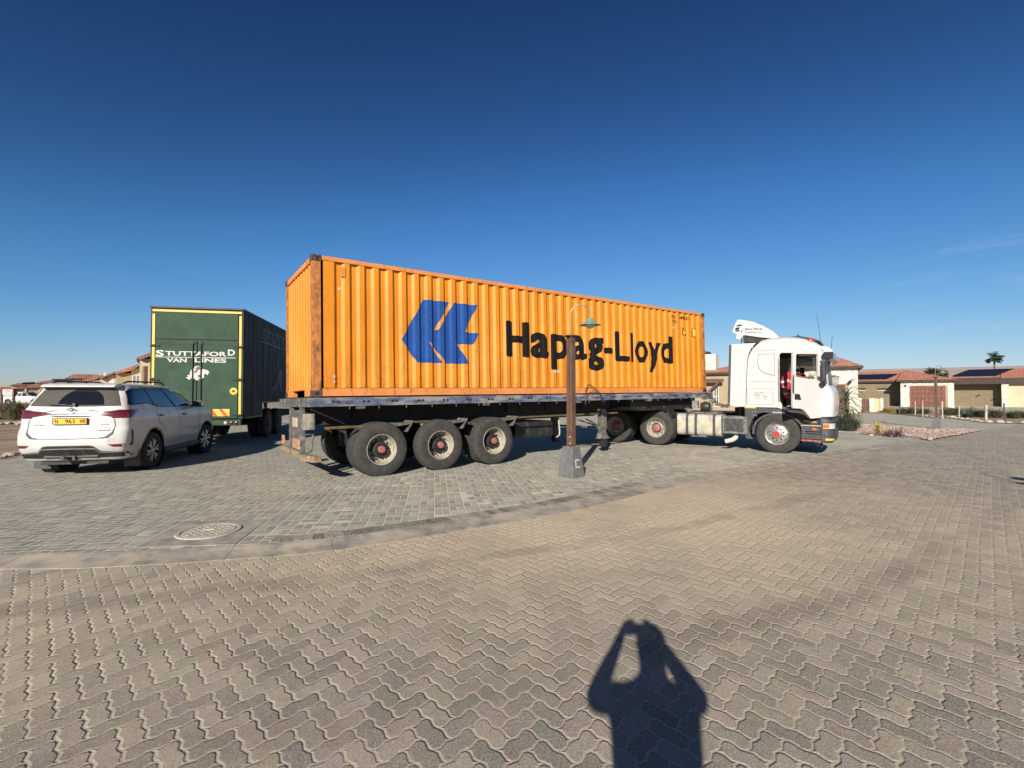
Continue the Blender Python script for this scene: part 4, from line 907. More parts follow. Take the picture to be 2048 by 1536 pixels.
# roof deflector with struts and lettering
dfl = [(-1.18, 3.37), (-1.13, 3.55), (-1.04, 3.73), (-.93, 3.72), (-.64, 3.64), (-.36, 3.49), (-.14, 3.33), (.03, 3.14), (-.04, 3.11), (-.50, 3.19), (-.884, 3.28), (-.97, 3.14), (-1.085, 3.19), (-1.06, 3.32)]
b = MB(); 
for y0, y1 in ((.34, .375), (CWD - .375, CWD - .34)): b = MB(); b.prism(dfl, 'y', y0, y1); b.build('deflector_side', 'white', tk, bevel=.008)
b = MB(); top = dfl[2:8]; b.add([(x, y, z + .004) for y in (.345, CWD - .345) for x, z in top], [(k, k + 1, 7 + k, 6 + k) for k in range(5)]); b.build('deflector', 'white', tk, smooth=60)
b = MB(); b.prism([(-.90, 3.26), (-.5, 3.17), (.05, 3.10), (-.3, 3.03), (-.9, 3.08)], 'y', .40, CWD - .40); b.build('deflector_base', 'black', tk)
for x_, y_ in ((-.96, .42), (-.87, .42), (-.92, CWD - .45)):
    b = MB(); b.tube([(x_, y_, 2.6), (x_ + .02, y_, 3.3)], .016, 6); b.build('strut', 'black', tk)
fd = lambda a, z: (a, .335, z + (a + .6) * -.08)
for s_, a0_, a1_, z_, c_ in (('Jaco Rich', -.85, -.40, 3.40, .062), ('Logistics cc', -.85, -.42, 3.325, .032)):
    t = MB(); text_on(t, s_, a0_, a1_, z_, c_, fd, .012); t.build('lettering', 'blueblack', tk)
t = MB()
for pl in ([(-1.08, 3.53), (-.93, 3.55), (-.90, 3.58), (-1.02, 3.58)], [(-1.10, 3.43), (-1.0, 3.45), (-.97, 3.51), (-1.09, 3.49)], [(-1.06, 3.38), (-.98, 3.40), (-.96, 3.43), (-1.09, 3.42)], [(-.95, 3.33), (-.92, 3.36), (-.915, 3.43), (-.935, 3.40)]):
    t.prism(pl, 'y', .331, .334)
t.build('emblem', 'blueblack', tk)
b = MB(); b.prism([(.05, 3.13), (.42, 3.17), (.44, 3.22), (.47, 3.17), (.78, 3.09), (.95, 3.01), (.94, 2.98), (.5, 3.10), (.1, 3.12)], 'y', .45, CWD - .45); b.build('roof_hatch', 'black', tk)
b = MB(); b.lathe([(.07, 0), (.078, .06), (.07, .12), (.04, .155), (0, .16)], (.755, .12, 2.91), 'z', 20); b.lathe([(.065, -.03), (.065, .0), (.0, .0)], (.755, .12, 2.90), 'z', 20); b.build('beacon', mat('red_amber_dome', (.55, .07, .02), .15, coat=.5), tk, smooth=60)
b = MB(); b.tube([(.98, .3, 2.85), (.95, .3, 3.2), (.89, .3, 3.70)], [.008, .006, .004], 5); b.build('antenna', 'black', tk)
b = MB(); b.tube([(1.20, .28, 2.73), (1.225, .28, 3.12)], .006, 5); b.build('antenna', 'black', tk)
# cabin interior: floor, back wall, lining, dashboard, seats, wheel
b = MB(); b.bx(-.70, 1.05, .04, CWD - .04, 1.17, 1.22); b.bx(-.70, -.05, .06, CWD - .06, 1.22, 1.62); b.bx(-.72, -.69, .04, CWD - .04, 1.2, 2.9); b.bx(-.6, .95, .06, CWD - .06, 2.70, 2.74); b.bx(.5, .95, .10, CWD - .1, 2.60, 2.70); b.build('lining', 'black', tk)
b = MB(); b.prism([(.90, 1.22), (.92, 1.72), (1.0, 1.84), (1.12, 1.82), (1.13, 1.22)], 'y', .08, CWD - .08); b.build('dashboard', 'grey', tk, bevel=.02)
for yy in (.62, 1.82):
    b = MB(); b.box((.62, yy, 1.62), (.44, .50, .13)); b.box((.60, yy, 1.40), (.28, .34, .34)); b.box((.44, yy, 1.92), (.13, .46, .52), Matrix.Rotation(-.10, 3, 'Y')); b.box((.41, yy, 2.29), (.11, .27, .17)); b.box((.42, yy, 2.19), (.03, .12, .06)); b.build('seat', mat('seat_fabric_%d' % (yy > 1), (.03, .032, .036), .8, var=.2), tk, bevel=.05)
b = MB()
for q in range(25): pass
pts = [(.90 + .09 * sin(2 * pi * k / 24), .62 + .21 * cos(2 * pi * k / 24), 1.98 + .19 * sin(2 * pi * k / 24)) for k in range(25)]; b.tube(pts, .016, 8, False); b.tube([(.90, .62, 1.98), (1.02, .62, 1.75)], .04, 8); b.build('steering_wheel', 'black', tk, smooth=60)
# the open door
TH = radians(54); hx, hy = .968, -.012
Td = Matrix.Translation((hx, hy, 0)) @ Matrix.Rotation(TH, 4, 'Z') @ Matrix.Diagonal((-1, 1, 1, 1))     # door space: +x from the hinge to the free edge
dout = [(.0, 1.0), (.33, .98), (.38, 1.03), (.55, 1.19), (.66, 1.235), (.90, 1.245), (.915, 1.30), (.90, 2.62), (.86, 2.66), (.02, 2.69), (.0, 2.66)]
dwin = [(.075, 1.955), (.80, 2.035), (.815, 2.10), (.80, 2.58), (.76, 2.605), (.12, 2.62), (.085, 2.58)]
b = MB(Td); b.prism(dout, 'y', -.03, .03, [dwin[::-1]]); door = b.build('door', 'white', tk, bevel=.008)
b = MB(Td); b.prism([(.10, 1.05), (.34, 1.03), (.6, 1.25), (.86, 1.28), (.86, 1.9), (.08, 1.86)], 'y', .028, .05); b.build('door_lining', 'grey', door, bevel=.01)
b = MB(Td); b.prism([(.70, 1.60), (.86, 1.61), (.865, 1.465), (.65, 1.45)], 'y', -.036, -.028); b.build('door_handle', 'black', door, bevel=.004)
b = MB(Td); b.tube([(.905, -.05, 2.08), (.93, -.07, 2.0), (.935, -.07, 1.7), (.91, -.05, 1.62)], .012, 6); b.build('grab_handle', 'grey', door, smooth=60)
b = MB(); b.tube([(.065, -.03, 1.40), (.06, -.05, 1.44), (.055, -.05, 2.52), (.06, -.03, 2.56)], .013, 6); b.build('grab_rail', mat('pale_rail', (.45, .44, .42), .5), tk, smooth=60)
b = MB(Td); b.prism([(.01, 1.92), (.09, 1.955), (.10, 2.06), (.01, 2.02)], 'y', -.045, -.03); b.build('seam', 'grey', door)
# mirrors
b = MB(Td); b.box((.0, -.09, 2.14), (.09, .11, .46)); mr = b.build('mirror', 'grey', tk, bevel=.03)
b = MB(Td); b.box((-.048, -.09, 2.14), (.008, .09, .42)); b.build('mirror_glass', mat('mirror_glass', (.25, .05, .06), .08, m=.9), mr)  # red reflection of the worker painted into the glass colour
b = MB(Td); b.box((.02, -.09, 1.845), (.12, .10, .08)); b.tube([(.02, -.03, 1.88), (.0, -.12, 1.80)], .03, 8); b.tube([(.02, -.03, 2.45), (-.0, -.09, 2.38)], .018, 6); b.build('mirror_arm', 'black', mr, bevel=.01)
b = MB(); b.prism([(1.08, 2.16), (1.28, 2.10), (1.22, 1.84), (1.10, 1.78)], 'y', CWD + .12, CWD + .30); m2 = b.build('mirror', mat('grey_mirror_shell', (.28, .27, .26), .5, var=.2), tk, bevel=.01)
b = MB(); b.tube([(1.02, CWD, 2.2), (1.29, CWD + .12, 2.115)], .012, 6); b.tube([(1.02, CWD, 1.9), (1.15, CWD + .2, 1.8)], .014, 6); b.build('mirror_arm', 'black', m2)

# ------------------------------------------------------------------ green removal trailer
PG = (-9.433, 14.32, .026, 1.783, 0, 0)
gt = thing('removal_trailer', 'tall dark green removal trailer with yellow edging and white lettering behind the white car', 'trailer', *pose(PG))
b = MB(); GL = 13.5
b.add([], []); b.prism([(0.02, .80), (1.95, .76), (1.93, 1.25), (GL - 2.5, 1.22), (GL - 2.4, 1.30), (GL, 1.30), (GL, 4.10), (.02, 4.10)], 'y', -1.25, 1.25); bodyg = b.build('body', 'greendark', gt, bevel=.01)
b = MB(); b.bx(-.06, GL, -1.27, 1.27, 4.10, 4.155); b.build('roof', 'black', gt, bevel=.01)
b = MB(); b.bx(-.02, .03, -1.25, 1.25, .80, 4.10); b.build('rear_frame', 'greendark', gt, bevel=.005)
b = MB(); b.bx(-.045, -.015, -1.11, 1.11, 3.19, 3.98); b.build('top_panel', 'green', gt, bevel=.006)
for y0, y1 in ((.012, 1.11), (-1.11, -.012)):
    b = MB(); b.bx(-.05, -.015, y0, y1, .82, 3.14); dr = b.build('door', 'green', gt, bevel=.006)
    b = MB(); b.bx(-.056, -.048, y0 + .03, y1 - .03, 3.03, 3.045); b.build('door_seam', 'greendark', dr)
    yr = y0 + .10 if y0 > 0 else y1 - .10
    b = MB(); b.tube([(-.075, yr, .84), (-.075, yr, 3.12)], .017, 8); b.build('lock_bar', 'black', dr, smooth=60)
    for zz in (3.08, 2.0, 1.0):
        b = MB(); b.bx(-.085, -.045, yr - .05, yr + .05, zz - .025, zz + .025); b.build('lock_bracket', 'black', dr, bevel=.004)
    ye = y1 if y0 > 0 else y0
    for zz in (2.98, 1.98, .92):
        b = MB(); b.bx(-.075, -.045, min(ye, ye * 1.12) - .12, max(ye, ye * 1.12) - .0, zz - .02, zz + .02) if ye > 0 else b.bx(-.075, -.045, ye * 1.12, ye + .12, zz - .02, zz + .02)
        b.build('hinge', 'greendark', dr, bevel=.003)
zt = [(3.02, 3.93), (2.03, 2.94), (.88, 1.93)]
for s_ in (1, -1):
    for z0, z1 in zt: b = MB(); b.bx(-.034, -.019, *( (1.135, 1.20) if s_ > 0 else (-1.20, -1.135)), z0, z1); b.build('reflective_strip', 'yellow', gt)
b = MB(); b.bx(-.034, -.019, -1.20, 1.20, 4.0, 4.06); b.build('reflective_strip', 'yellow', gt)
b = MB(); b.bx(-.09, .05, -1.22, 1.22, .60, .78); b.build('rear_bumper', 'green', gt, bevel=.01)
for y_, m_, r_ in ((-.807, 'offwhite', .045), (-.968, 'lensred', .048), (-1.109, 'lensred', .048), (.8, 'offwhite', .045), (.96, 'lensred', .048), (1.1, 'lensred', .048)):
    b = MB(); b.lathe([(r_, 0), (r_, -.02), (r_ * .6, -.03), (0, -.032)], (-.09, y_, .685), 'x', 16); b.build('tail_lamp', m_, gt, smooth=60)
# chevron board
for ys, sgn in ((-.90, 1), (.44, -1)):
    b = MB(); b.bx(-.062, -.052, ys, ys + .47, .885, 1.10); cb_ = b.build('chevron_board', 'yellow', gt)
    b = MB()
    for k in (-.06, .22): 
        pl = [(ys + .10 + k, .885), (ys + .20 + k, .885), (ys + .36 + k, 1.10), (ys + .26 + k, 1.10)] if sgn > 0 else [(ys + .37 - k, .885), (ys + .27 - k, .885), (ys + .11 - k, 1.10), (ys + .21 - k, 1.10)]
        pl = [(min(max(p[0], ys), ys + .47), p[1]) for p in pl]; b.prism(pl, 'x', -.066, -.062)
    b.build('red_stripe', 'redtape', cb_)
b = MB(); b.lathe([(.105, -.003), (0, -.004)], (-.05, -1.0, 1.638), 'x', 28); sp_ = b.build('speed_sticker', 'plate', gt)
fb = lambda a, z: (-.060, -a, z)
t = MB(); text_on(t, '80', .955, 1.045, 1.605, .07, fb, .02); t.build('lettering', 'blueblack', sp_)
t = MB(); text_on(t, 'S', -1.09, -.875, 2.665, .185, fb, .03); text_on(t, 'TUTTAFOR', -.845, .80, 2.69, .135, fb, .03); text_on(t, 'D', .835, 1.03, 2.715, .185, fb, .03); t.build('lettering', 'offwhite', gt)
t = MB(); text_on(t, 'VAN', -.80, -.275, 2.495, .125, fb, .03); text_on(t, 'LINES', -.06, .795, 2.50, .125, fb, .03); t.build('lettering', 'offwhite', gt)
t = MB(); t.bx(-.058, -.052, -1.05, 1.11, 2.638, 2.656); t.build('painted_line', 'offwhite', gt)
# painted emblem: pale winged shape with dark red patches
Q = lambda pl: [((640 - a) / 640 * .0 + 0, 0) for a, b in pl]
def emb(pl): return [(1.09 - (a - 145) / (1690 - 145) * 1.918, 2.67 - (bz - 350) / (860 - 350) * .70) for a, bz in pl]
t = MB(); t.prism(emb([(780, 800), (830, 800), (820, 745), (870, 760), (870, 700), (900, 640), (960, 610), (975, 560), (1040, 545), (1090, 570), (1110, 620), (1180, 625), (1260, 645), (1300, 700), (1270, 710), (1265, 755), (1210, 715), (1180, 740), (1180, 800), (1130, 840), (1080, 865), (1000, 860), (960, 830), (860, 855)]), 'x', -.058, -.051); t.build('painted_emblem', 'offwhite', gt)
t = MB()
for pl in ([(970, 590), (1040, 600), (1050, 650), (980, 720), (965, 660), (1020, 640)], [(1000, 560), (1080, 570), (1100, 620), (1060, 640), (1040, 600)], [(1040, 760), (1090, 740), (1130, 770), (1110, 800), (1050, 795)]): t.prism(emb(pl), 'x', -.062, -.058)
t.build('painted_emblem', mat('dark_red_paint', (.14, .03, .03), .6), gt)
# long side towards the container: old lettering ghosts, yellow tape, line
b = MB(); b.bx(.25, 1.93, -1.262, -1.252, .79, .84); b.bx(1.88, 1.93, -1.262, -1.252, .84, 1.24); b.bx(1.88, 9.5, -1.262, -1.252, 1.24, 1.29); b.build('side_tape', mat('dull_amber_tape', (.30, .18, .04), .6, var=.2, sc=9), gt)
b = MB(); b.add([(1.74, -1.256, 3.345), (8.5, -1.256, 3.345), (8.5, -1.256, 3.375), (1.74, -1.256, 3.365)], [(0, 1, 2, 3)]); b.build('painted_line', mat('faded_line', (.42, .42, .42), .7), gt)
t = MB(); text_on(t, 'STUTTAFORD', 1.9, 8.2, 3.42, .42, lambda a, z: (a, -1.256, z), .03); t.build('lettering', mat('ghost_letters', (.035, .045, .045), .6), gt)
t = MB(); t.prism([(3.0, 1.75), (3.5, 1.80), (4.2, 2.55), (4.6, 2.45), (4.4, 1.9), (4.7, 1.6), (4.3, 1.7), (4.0, 2.2), (3.6, 1.7)], 'y', -1.258, -1.252); t.build('painted_emblem', mat('ghost_emblem', (.07, .055, .055), .6, var=.3, sc=3), gt)
b = MB()
for k in range(11): b.bx(.9 + k * 1.15, .93 + k * 1.15, -1.258, -1.25, 1.32 if k else .85, 4.08)
b.build('panel_joint', 'greendark', gt)
b = MB(); b.bx(.2, GL - 3, -.5, .5, .55, .80); b.build('chassis', 'chassis', gt)
for xx in (2.9, 4.25):
    for sg in (-1, 1): heavy_wheel(gt, xx, sg * 1.22, .50, sg, 'trailer', R=.5, dual=True)
    b = MB(); b.tube([(xx, -1.1, .5), (xx, 1.1, .5)], .07, 10); b.build('axle', 'chassis', gt)
for sg in (-1, 1): b = MB(); b.bx(10.2, 10.35, sg * .9 - .07, sg * .9 + .07, -.0, 1.2); b.build('landing_leg', 'chassis', gt)

# ------------------------------------------------------------------ cars
def interp_cols(cols, n=3):
    return catmull([Vector(c) for c in cols], n)
def car_shell(rows, name, m, parent, cuts=(), cap=True):
    """rows: lists of half-plan points (x, y, z) from the rear centre to the front centre, bottom row first"""
    R_ = [interp_cols(r, 4) for r in rows]; nc = len(R_[0]); full = []
    for r in R_: full.append([(p.x, -p.y, p.z) for p in r] + [(p.x, p.y, p.z) for p in reversed(r[1:-1])])
    b = MB(); n_ = len(full[0])
    # smooth vertically as well
    colsv = [[Vector(full[i][k]) for i in range(len(full))] for k in range(n_)]; colsv = [catmull(c, 3) for c in colsv]; nr = len(colsv[0])
    b.add([tuple(colsv[k][i]) for i in range(nr) for k in range(n_)], [(i * n_ + k, i * n_ + (k + 1) % n_, (i + 1) * n_ + (k + 1) % n_, (i + 1) * n_ + k) for i in range(nr - 1) for k in range(n_)])
    for ring in (0, nr - 1):
        h = nc - 1
        for k in range(h):
            a, c = ring * n_ + k, ring * n_ + (k + 1); d, e = ring * n_ + (n_ - k) % n_, ring * n_ + (n_ - k - 1) % n_
            f = tuple(dict.fromkeys((a, c, e, d)))
            if len(f) > 2: b.add([], []); b.f.append(f); b.mi.append(0)
    o = b.build(name, m, parent, smooth=None)
    if cuts:
        cut = MB()
        for x, y0, y1, z, r in cuts: cut.lathe([(0, y0), (r, y0), (r, y1), (0, y1)], (x, 0, z), 'y', 40)
        co = cut.build('cutter', m); md = o.modifiers.new('b', 'BOOLEAN'); md.operation = 'DIFFERENCE'; md.object = co; md.solver = 'EXACT'
        co.parent = None; wm = parent.matrix_world.copy() if parent else Matrix.Identity(4)
        bpy.context.view_layer.update(); co.matrix_world = o.matrix_world.copy(); bpy.context.view_layer.update()
        dg = bpy.context.evaluated_depsgraph_get(); me = bpy.data.meshes.new_from_object(o.evaluated_get(dg)); o.modifiers.clear(); o.data = me; bpy.data.objects.remove(co)
    me = o.data; me.polygons.foreach_set('use_smooth', [True] * len(me.polygons)); me.set_sharp_from_angle(angle=radians(38)); return o
def bvh_of(objs):
    vs = []; fs = []
    for o in objs:
        k = len(vs); vs += [v.co.copy() for v in o.data.vertices]; fs += [[k + i for i in p.vertices] for p in o.data.polygons]
    return BVHTree.FromPolygons(vs, fs)
def skin_on(tree, name, pl, m, parent, ax='y', s=-1, off=.006, step=.05, tris=None):
    """a thin panel with outline pl pressed onto the body; ax y: outline (x, z) seen from the side s; ax x: outline (y, z) seen from behind (s=-1) or ahead"""
    b = bmesh.new(); 
    if tris is None: vs = pl; fs = tessellate_polygon([[Vector((p[0], p[1], 0)) for p in pl]])
    else: vs, fs = pl, tris
    bv = [b.verts.new((p[0], p[1], 0)) for p in vs]
    for f in fs:
        try: b.faces.new([bv[i] for i in f])
        except ValueError: pass
    for a in (0, 1):
        lo = min(p[a] for p in vs); hi = max(p[a] for p in vs); k = lo + step
        while k < hi:
            co = [0, 0, 0]; no = [0, 0, 0]; co[a] = k; no[a] = 1
            bmesh.ops.bisect_plane(b, geom=b.verts[:] + b.edges[:] + b.faces[:], plane_co=co, plane_no=no); k += step
    bad = []
    for v in b.verts:
        u, w_ = v.co.x, v.co.y
        if ax == 'y': o, d = Vector((u, s * 3, w_)), Vector((0, -s, 0))
        elif ax == 'x': o, d = Vector((s * 6, u, w_)), Vector((-s, 0, 0))
        h, nn, i_, ds = tree.ray_cast(o, d)
        if h is None: bad.append(v); continue
        if nn.dot(d) > 0: nn = -nn
        v.co = h + nn * off
    bmesh.ops.delete(b, geom=bad, context='VERTS')
    me = bpy.data.meshes.new(name); b.to_mesh(me); b.free(); me.materials.append(M[m] if isinstance(m, str) else m)
    me.polygons.foreach_set('use_smooth', [True] * len(me.polygons)); o = bpy.data.objects.new(name, me); C.objects.link(o); o.parent = parent; return o
def stroke(P, w_):
    P = [Vector(p) for p in P]; a = []; c = []
    for i in range(len(P)):
        t = (P[min(i + 1, len(P) - 1)] - P[max(i - 1, 0)]).normalized(); n_ = Vector((-t.y, t.x)) * w_ / 2; a.append(tuple(P[i] + n_)); c.append(tuple(P[i] - n_))
    return a + c[::-1]
def car_wheel(parent, x, y, sg, R=.385, w_=.25, rr=.245, spokes=6, two=True, steer=0., rimm='alu'):
    T = Matrix.Translation((x, y, R)) @ Matrix.Rotation(steer, 4, 'Z') @ Matrix.Diagonal((1, -sg, 1, 1))
    b = MB(T); b.lathe([(rr, .03), (rr + .012, .008), (rr + .05, 0), (R - .045, .002), (R - .015, .018), (R, .045)] + [(R - (.01 if k % 2 else 0), .045 + (w_ - .09) * (k + .5 * j) / 8) for k in range(8) for j in (0, 1.8)] + [(R, w_ - .045), (R - .015, w_ - .018), (rr + .05, w_), (rr, w_ - .03)], (0, 0, 0), 'y', 48)
    o = b.build('wheel', 'rubberdark', parent, smooth=30)
    b = MB(T); b.lathe([(rr, .03), (rr + .006, .012), (rr - .006, .012), (rr - .02, .05), (rr - .03, .14), (.0, .15)], (0, 0, 0), 'y', 40); b.build('rim', 'hubdark', o, smooth=40)
    b = MB(T)
    for k in range(spokes):
        for da in ((-.13, .13) if two else (0,)):
            t = 2 * pi * k / spokes + .2; t2 = t + da * 1.5; p0 = Vector((.05 * cos(t), .05 * sin(t))); p1 = Vector(((rr - .012) * cos(t2), (rr - .012) * sin(t2))); d = (p1 - p0).normalized(); n_ = Vector((-d.y, d.x)) * .019
            b.add([(p.x, y_, p.y) for y_ in (.018, .05) for p in (p0 + n_ * .7, p0 - n_ * .7, p1 - n_ * 1.25, p1 + n_ * 1.25)], [(0, 1, 2, 3), (4, 7, 6, 5), (0, 4, 5, 1), (1, 5, 6, 2), (2, 6, 7, 3), (3, 7, 4, 0)])
    b.lathe([(.0, .012), (.045, .014), (.06, .03), (.06, .06)], (0, 0, 0), 'y', 24); b.build('spokes', rimm, o, smooth=30)
    return o

PS = (-8.54, 10.03, 0, 1.791, 0, 0)
sv = thing('parked_suv', 'dusty white seven-seat family car with yellow number plate behind the green trailer', 'car', *pose(PS))
def hood(x): return 1.26 - .075 * max(0, (x - 2.3) / .9) ** 1.3 - .22 * max(0, (x - 3.2) / .5) ** 1.6
def lrow(z, xr, ys_, xf, k=1.):
    cols = [(xr, 0), (xr + .012, .45), (xr + .055, .72), (xr + .15, ys_ - .035), (xr + .45, ys_ - .004), (.0, ys_), (.8, ys_ * .995), (1.8, ys_ * .995), (2.75, ys_), (3.2, ys_ * .975), (3.48, ys_ * .87), (xf - .10, ys_ * .66), (xf - .02, ys_ * .34), (xf, 0)]
    return [(x, y * k, min(z, hood(x)) if x > 1.5 else z) for x, y in cols]
rows = [lrow(.30, -.86, .74, 3.55), lrow(.33, -.98, .85, 3.66), lrow(.47, -1.06, .885, 3.71), lrow(.60, -1.115, .915, 3.73), lrow(.78, -1.11, .925, 3.74), lrow(.88, -1.085, .925, 3.73), lrow(.96, -1.045, .925, 3.71), lrow(1.10, -1.04, .918, 3.69), lrow(1.22, -1.02, .895, 3.66), lrow(1.30, -.985, .872, 3.62), lrow(1.325, -.95, .845, 3.58), lrow(1.33, -.80, .60, 3.40, 1), ]
rows[-1] = [(x, y * .72, z) for x, y, z in lrow(1.33, -.80, .80, 3.42)]
body = car_shell(rows, 'body', 'suvwhite', sv, cuts=((0, -1.2, -.60, .40, .445), (2.745, -1.2, -.60, .40, .445), (0, .60, 1.2, .40, .445), (2.745, .60, 1.2, .40, .445)))
def grow(z, xr, y, xf):
    return [(xr, 0, z), (xr + .01, y * .5, z), (xr + .05, y * .82, z), (xr + .16, y * .97, z), (xr + .5, y, z), (.3, y, z), (.9, y, z), (xf - .60, y * .99, z), (xf - .28, y * .92, z), (xf - .10, y * .70, z), (xf - .02, y * .35, z), (xf, 0, z)]
rows = [grow(1.27, -.99, .86, 2.52), grow(1.34, -.965, .852, 2.40), grow(1.46, -.90, .815, 2.16), grow(1.58, -.83, .775, 1.92), grow(1.67, -.77, .735, 1.72), grow(1.735, -.70, .69, 1.50), grow(1.775, -.64, .60, 1.28), grow(1.795, -.50, .44, 1.0), grow(1.80, -.2, .25, .7)]
cabn = car_shell(rows, 'cabin', 'suvwhite', sv)
tree = bvh_of([body, cabn])
gl = [(-.82, 1.372), (-.5, 1.385), (-.106, 1.40), (.05, 1.36), (.18, 1.315), (1.0, 1.30), (2.22, 1.31), (2.1, 1.42), (1.9, 1.53), (1.62, 1.63), (1.3, 1.672), (1.0, 1.69), (0, 1.685), (-.60, 1.655), (-.68, 1.62)]
gl2 = [(-.80, 1.355), (-.5, 1.368), (-.106, 1.385), (.05, 1.345), (.18, 1.297), (1.0, 1.285), (2.32, 1.295), (2.17, 1.44), (1.95, 1.555), (1.64, 1.65), (1.3, 1.69), (1.0, 1.708), (0, 1.705), (-.60, 1.675), (-.70, 1.63)]
for s_ in (-1, 1):
    skin_on(tree, 'window_trim', gl2, 'black', sv, 'y', s_, .004)
    wn_ = skin_on(tree, 'side_window', gl, 'glass', sv, 'y', s_, .008)
    for q in ([(.60, 1.69), (.66, 1.69), (1.06, 1.30), (.96, 1.30)], [(-.10, 1.68), (-.06, 1.68), (.13, 1.33), (.07, 1.35)]):
        skin_on(tree, 'window_pillar', q, 'black', wn_, 'y', s_, .011)
    for L in ([(1.03, 1.29), (1.10, 1.2), (1.17, 1.0), (1.19, .8), (1.17, .6), (1.14, .47)], [(.16, 1.3), (.13, 1.15), (.20, .98), (.38, .88), (.47, .75)], [(2.20, 1.27), (2.28, 1.1), (2.25, .9), (2.27, .5)]):
        skin_on(tree, 'door_seam', stroke(L, .012), 'black', sv, 'y', s_, .003)
    for x, z in ((.32, 1.13), (1.43, 1.11)):
        b = MB(); b.box((x, s_ * .945, z), (.17, .03, .035)); b.build('door_handle', 'suvwhite', sv, bevel=.012)
        b = MB(); b.box((x, s_ * .928, z - .01), (.12, .012, .055)); b.build('handle_recess', 'grey', sv, bevel=.005)
    skin_on(tree, 'tail_light', [(-1.0, 1.275), (-.8, 1.272), (-.60, 1.262), (-.78, 1.165), (-.86, 1.12), (-1.0, 1.115)], 'lensred', sv, 'y', s_, .008)
    tl = skin_on(tree, 'tail_light', [(s_ * .84, 1.27), (s_ * .5, 1.245), (s_ * .32, 1.215), (s_ * .34, 1.19), (s_ * .48, 1.17), (s_ * .60, 1.15), (s_ * .68, 1.125), (s_ * .85, 1.12)], 'lensred', sv, 'x', -1, .008)
    skin_on(tree, 'lens_band', [(s_ * .84, 1.262), (s_ * .5, 1.238), (s_ * .36, 1.215), (s_ * .5, 1.212), (s_ * .84, 1.225)], 'lensdark', tl, 'x', -1, .011)
    skin_on(tree, 'reflector', [(s_ * .86, .625), (s_ * .62, .62), (s_ * .70, .575), (s_ * .86, .57)], 'lensred', sv, 'x', -1, .006)
    skin_on(tree, 'bumper_vent', [(-.87, .90), (-.82, .86), (-.80, .60), (-.86, .58), (-.92, .58), (-.86, .66), (-.875, .84)], 'black', sv, 'y', s_, .005)
    b = MB(); b.tube([(-.55, s_ * .60, 1.80), (-.40, s_ * .61, 1.835), (.9, s_ * .61, 1.845), (1.15, s_ * .58, 1.79)], .018, 8); b.build('roof_rail', 'black', sv, smooth=60)
    b = MB(); b.box((1.95, s_ * 1.02, 1.34), (.13, .22, .15)); mi_ = b.build('door_mirror', 'chrome' if s_ < 0 else 'suvwhite', sv, bevel=.03); b = MB(); b.box((1.90, s_ * 1.0, 1.33), (.06, .20, .14)); b.box((1.97, s_ * .90, 1.29), (.08, .12, .05)); b.build('mirror_shell', 'black', mi_, bevel=.01)
    b = MB(); b.bx(.46, 2.28, s_ * .93 if s_ < 0 else .78, -.78 if s_ < 0 else .93, .28, .40); b.build('side_step', 'black', sv, bevel=.03)
    for xx in (0, 2.745):
        b = MB(); b.lathe([(.44, s_ * .60), (.44, s_ * .915)], (xx, 0, .40), 'y', 40); b.disc((xx, s_ * .602, .40), .44, 'y', 40); b.build('wheel_well', 'black', sv)
        arc = [(xx + .455 * cos(radians(a)), .40 + .455 * sin(radians(a))) for a in range(-12, 193, 8)]
        skin_on(tree, 'arch_trim', stroke(arc, .035), 'black', sv, 'y', s_, .006)
        car_wheel(sv, xx, s_ * .915, s_, steer=radians(-8) if xx > 1 else 0)
    b = MB(); b.bx(-.52, -.50, -1 * .90 if s_ < 0 else .62, -.62 if s_ < 0 else .90, .12, .45); b.build('mud_flap', 'grey', sv)
skin_on(tree, 'rear_window', [(-.735, 1.352), (-.3, 1.338), (.3, 1.338), (.735, 1.352), (.66, 1.53), (.60, 1.655), (-.60, 1.655), (-.66, 1.53)], 'rearglass', sv, 'x', -1, .010)
skin_on(tree, 'windscreen', [(-.74, 1.33), (.74, 1.33), (.60, 1.70), (-.60, 1.70)], 'glass', sv, 'x', 1, .006)
b = MB(); b.prism([(-.62, 1.795), (-.80, 1.768), (-.865, 1.735), (-.86, 1.712), (-.78, 1.70), (-.60, 1.72)], 'y', -.61, .61); sp2 = b.build('spoiler', 'suvwhite', sv, bevel=.012)
b = MB(); b.prism([(-.845, 1.722), (-.855, 1.705), (-.79, 1.66), (-.72, 1.70)], 'y', -.56, .56); b.build('spoiler_underside', 'black', sp2)
skin_on(tree, 'trim_bar', [(-.36, 1.215), (.36, 1.215), (.34, 1.165), (.26, 1.145), (-.26, 1.145), (-.34, 1.165)], 'grey', sv, 'x', -1, .010)
skin_on(tree, 'trim_strip', [(-.36, 1.185), (.36, 1.185), (.35, 1.172), (-.35, 1.172)], 'chrome', sv, 'x', -1, .016)
skin_on(tree, 'tailgate_seam', stroke([(.685, 1.10), (.70, .96), (.68, .85), (.60, .765), (.52, .745), (0, .735), (-.52, .745), (-.60, .765), (-.68, .85), (-.70, .96), (-.685, 1.10)], .012), 'grey', sv, 'x', -1, .004)
for s_ in (-1, 1): skin_on(tree, 'tailgate_gap', [(s_ * .70, .93), (s_ * .67, .85), (s_ * .58, .77), (s_ * .47, .75), (s_ * .52, .735), (s_ * .62, .745), (s_ * .70, .82)], 'grey', sv, 'x', -1, .005)
skin_on(tree, 'rear_valance', [(.50, .505), (.40, .60), (.34, .612), (-.34, .612), (-.40, .60), (-.50, .505), (-.86, .47), (-.86, .38), (.86, .38), (.86, .47)], 'black', sv, 'x', -1, .012)
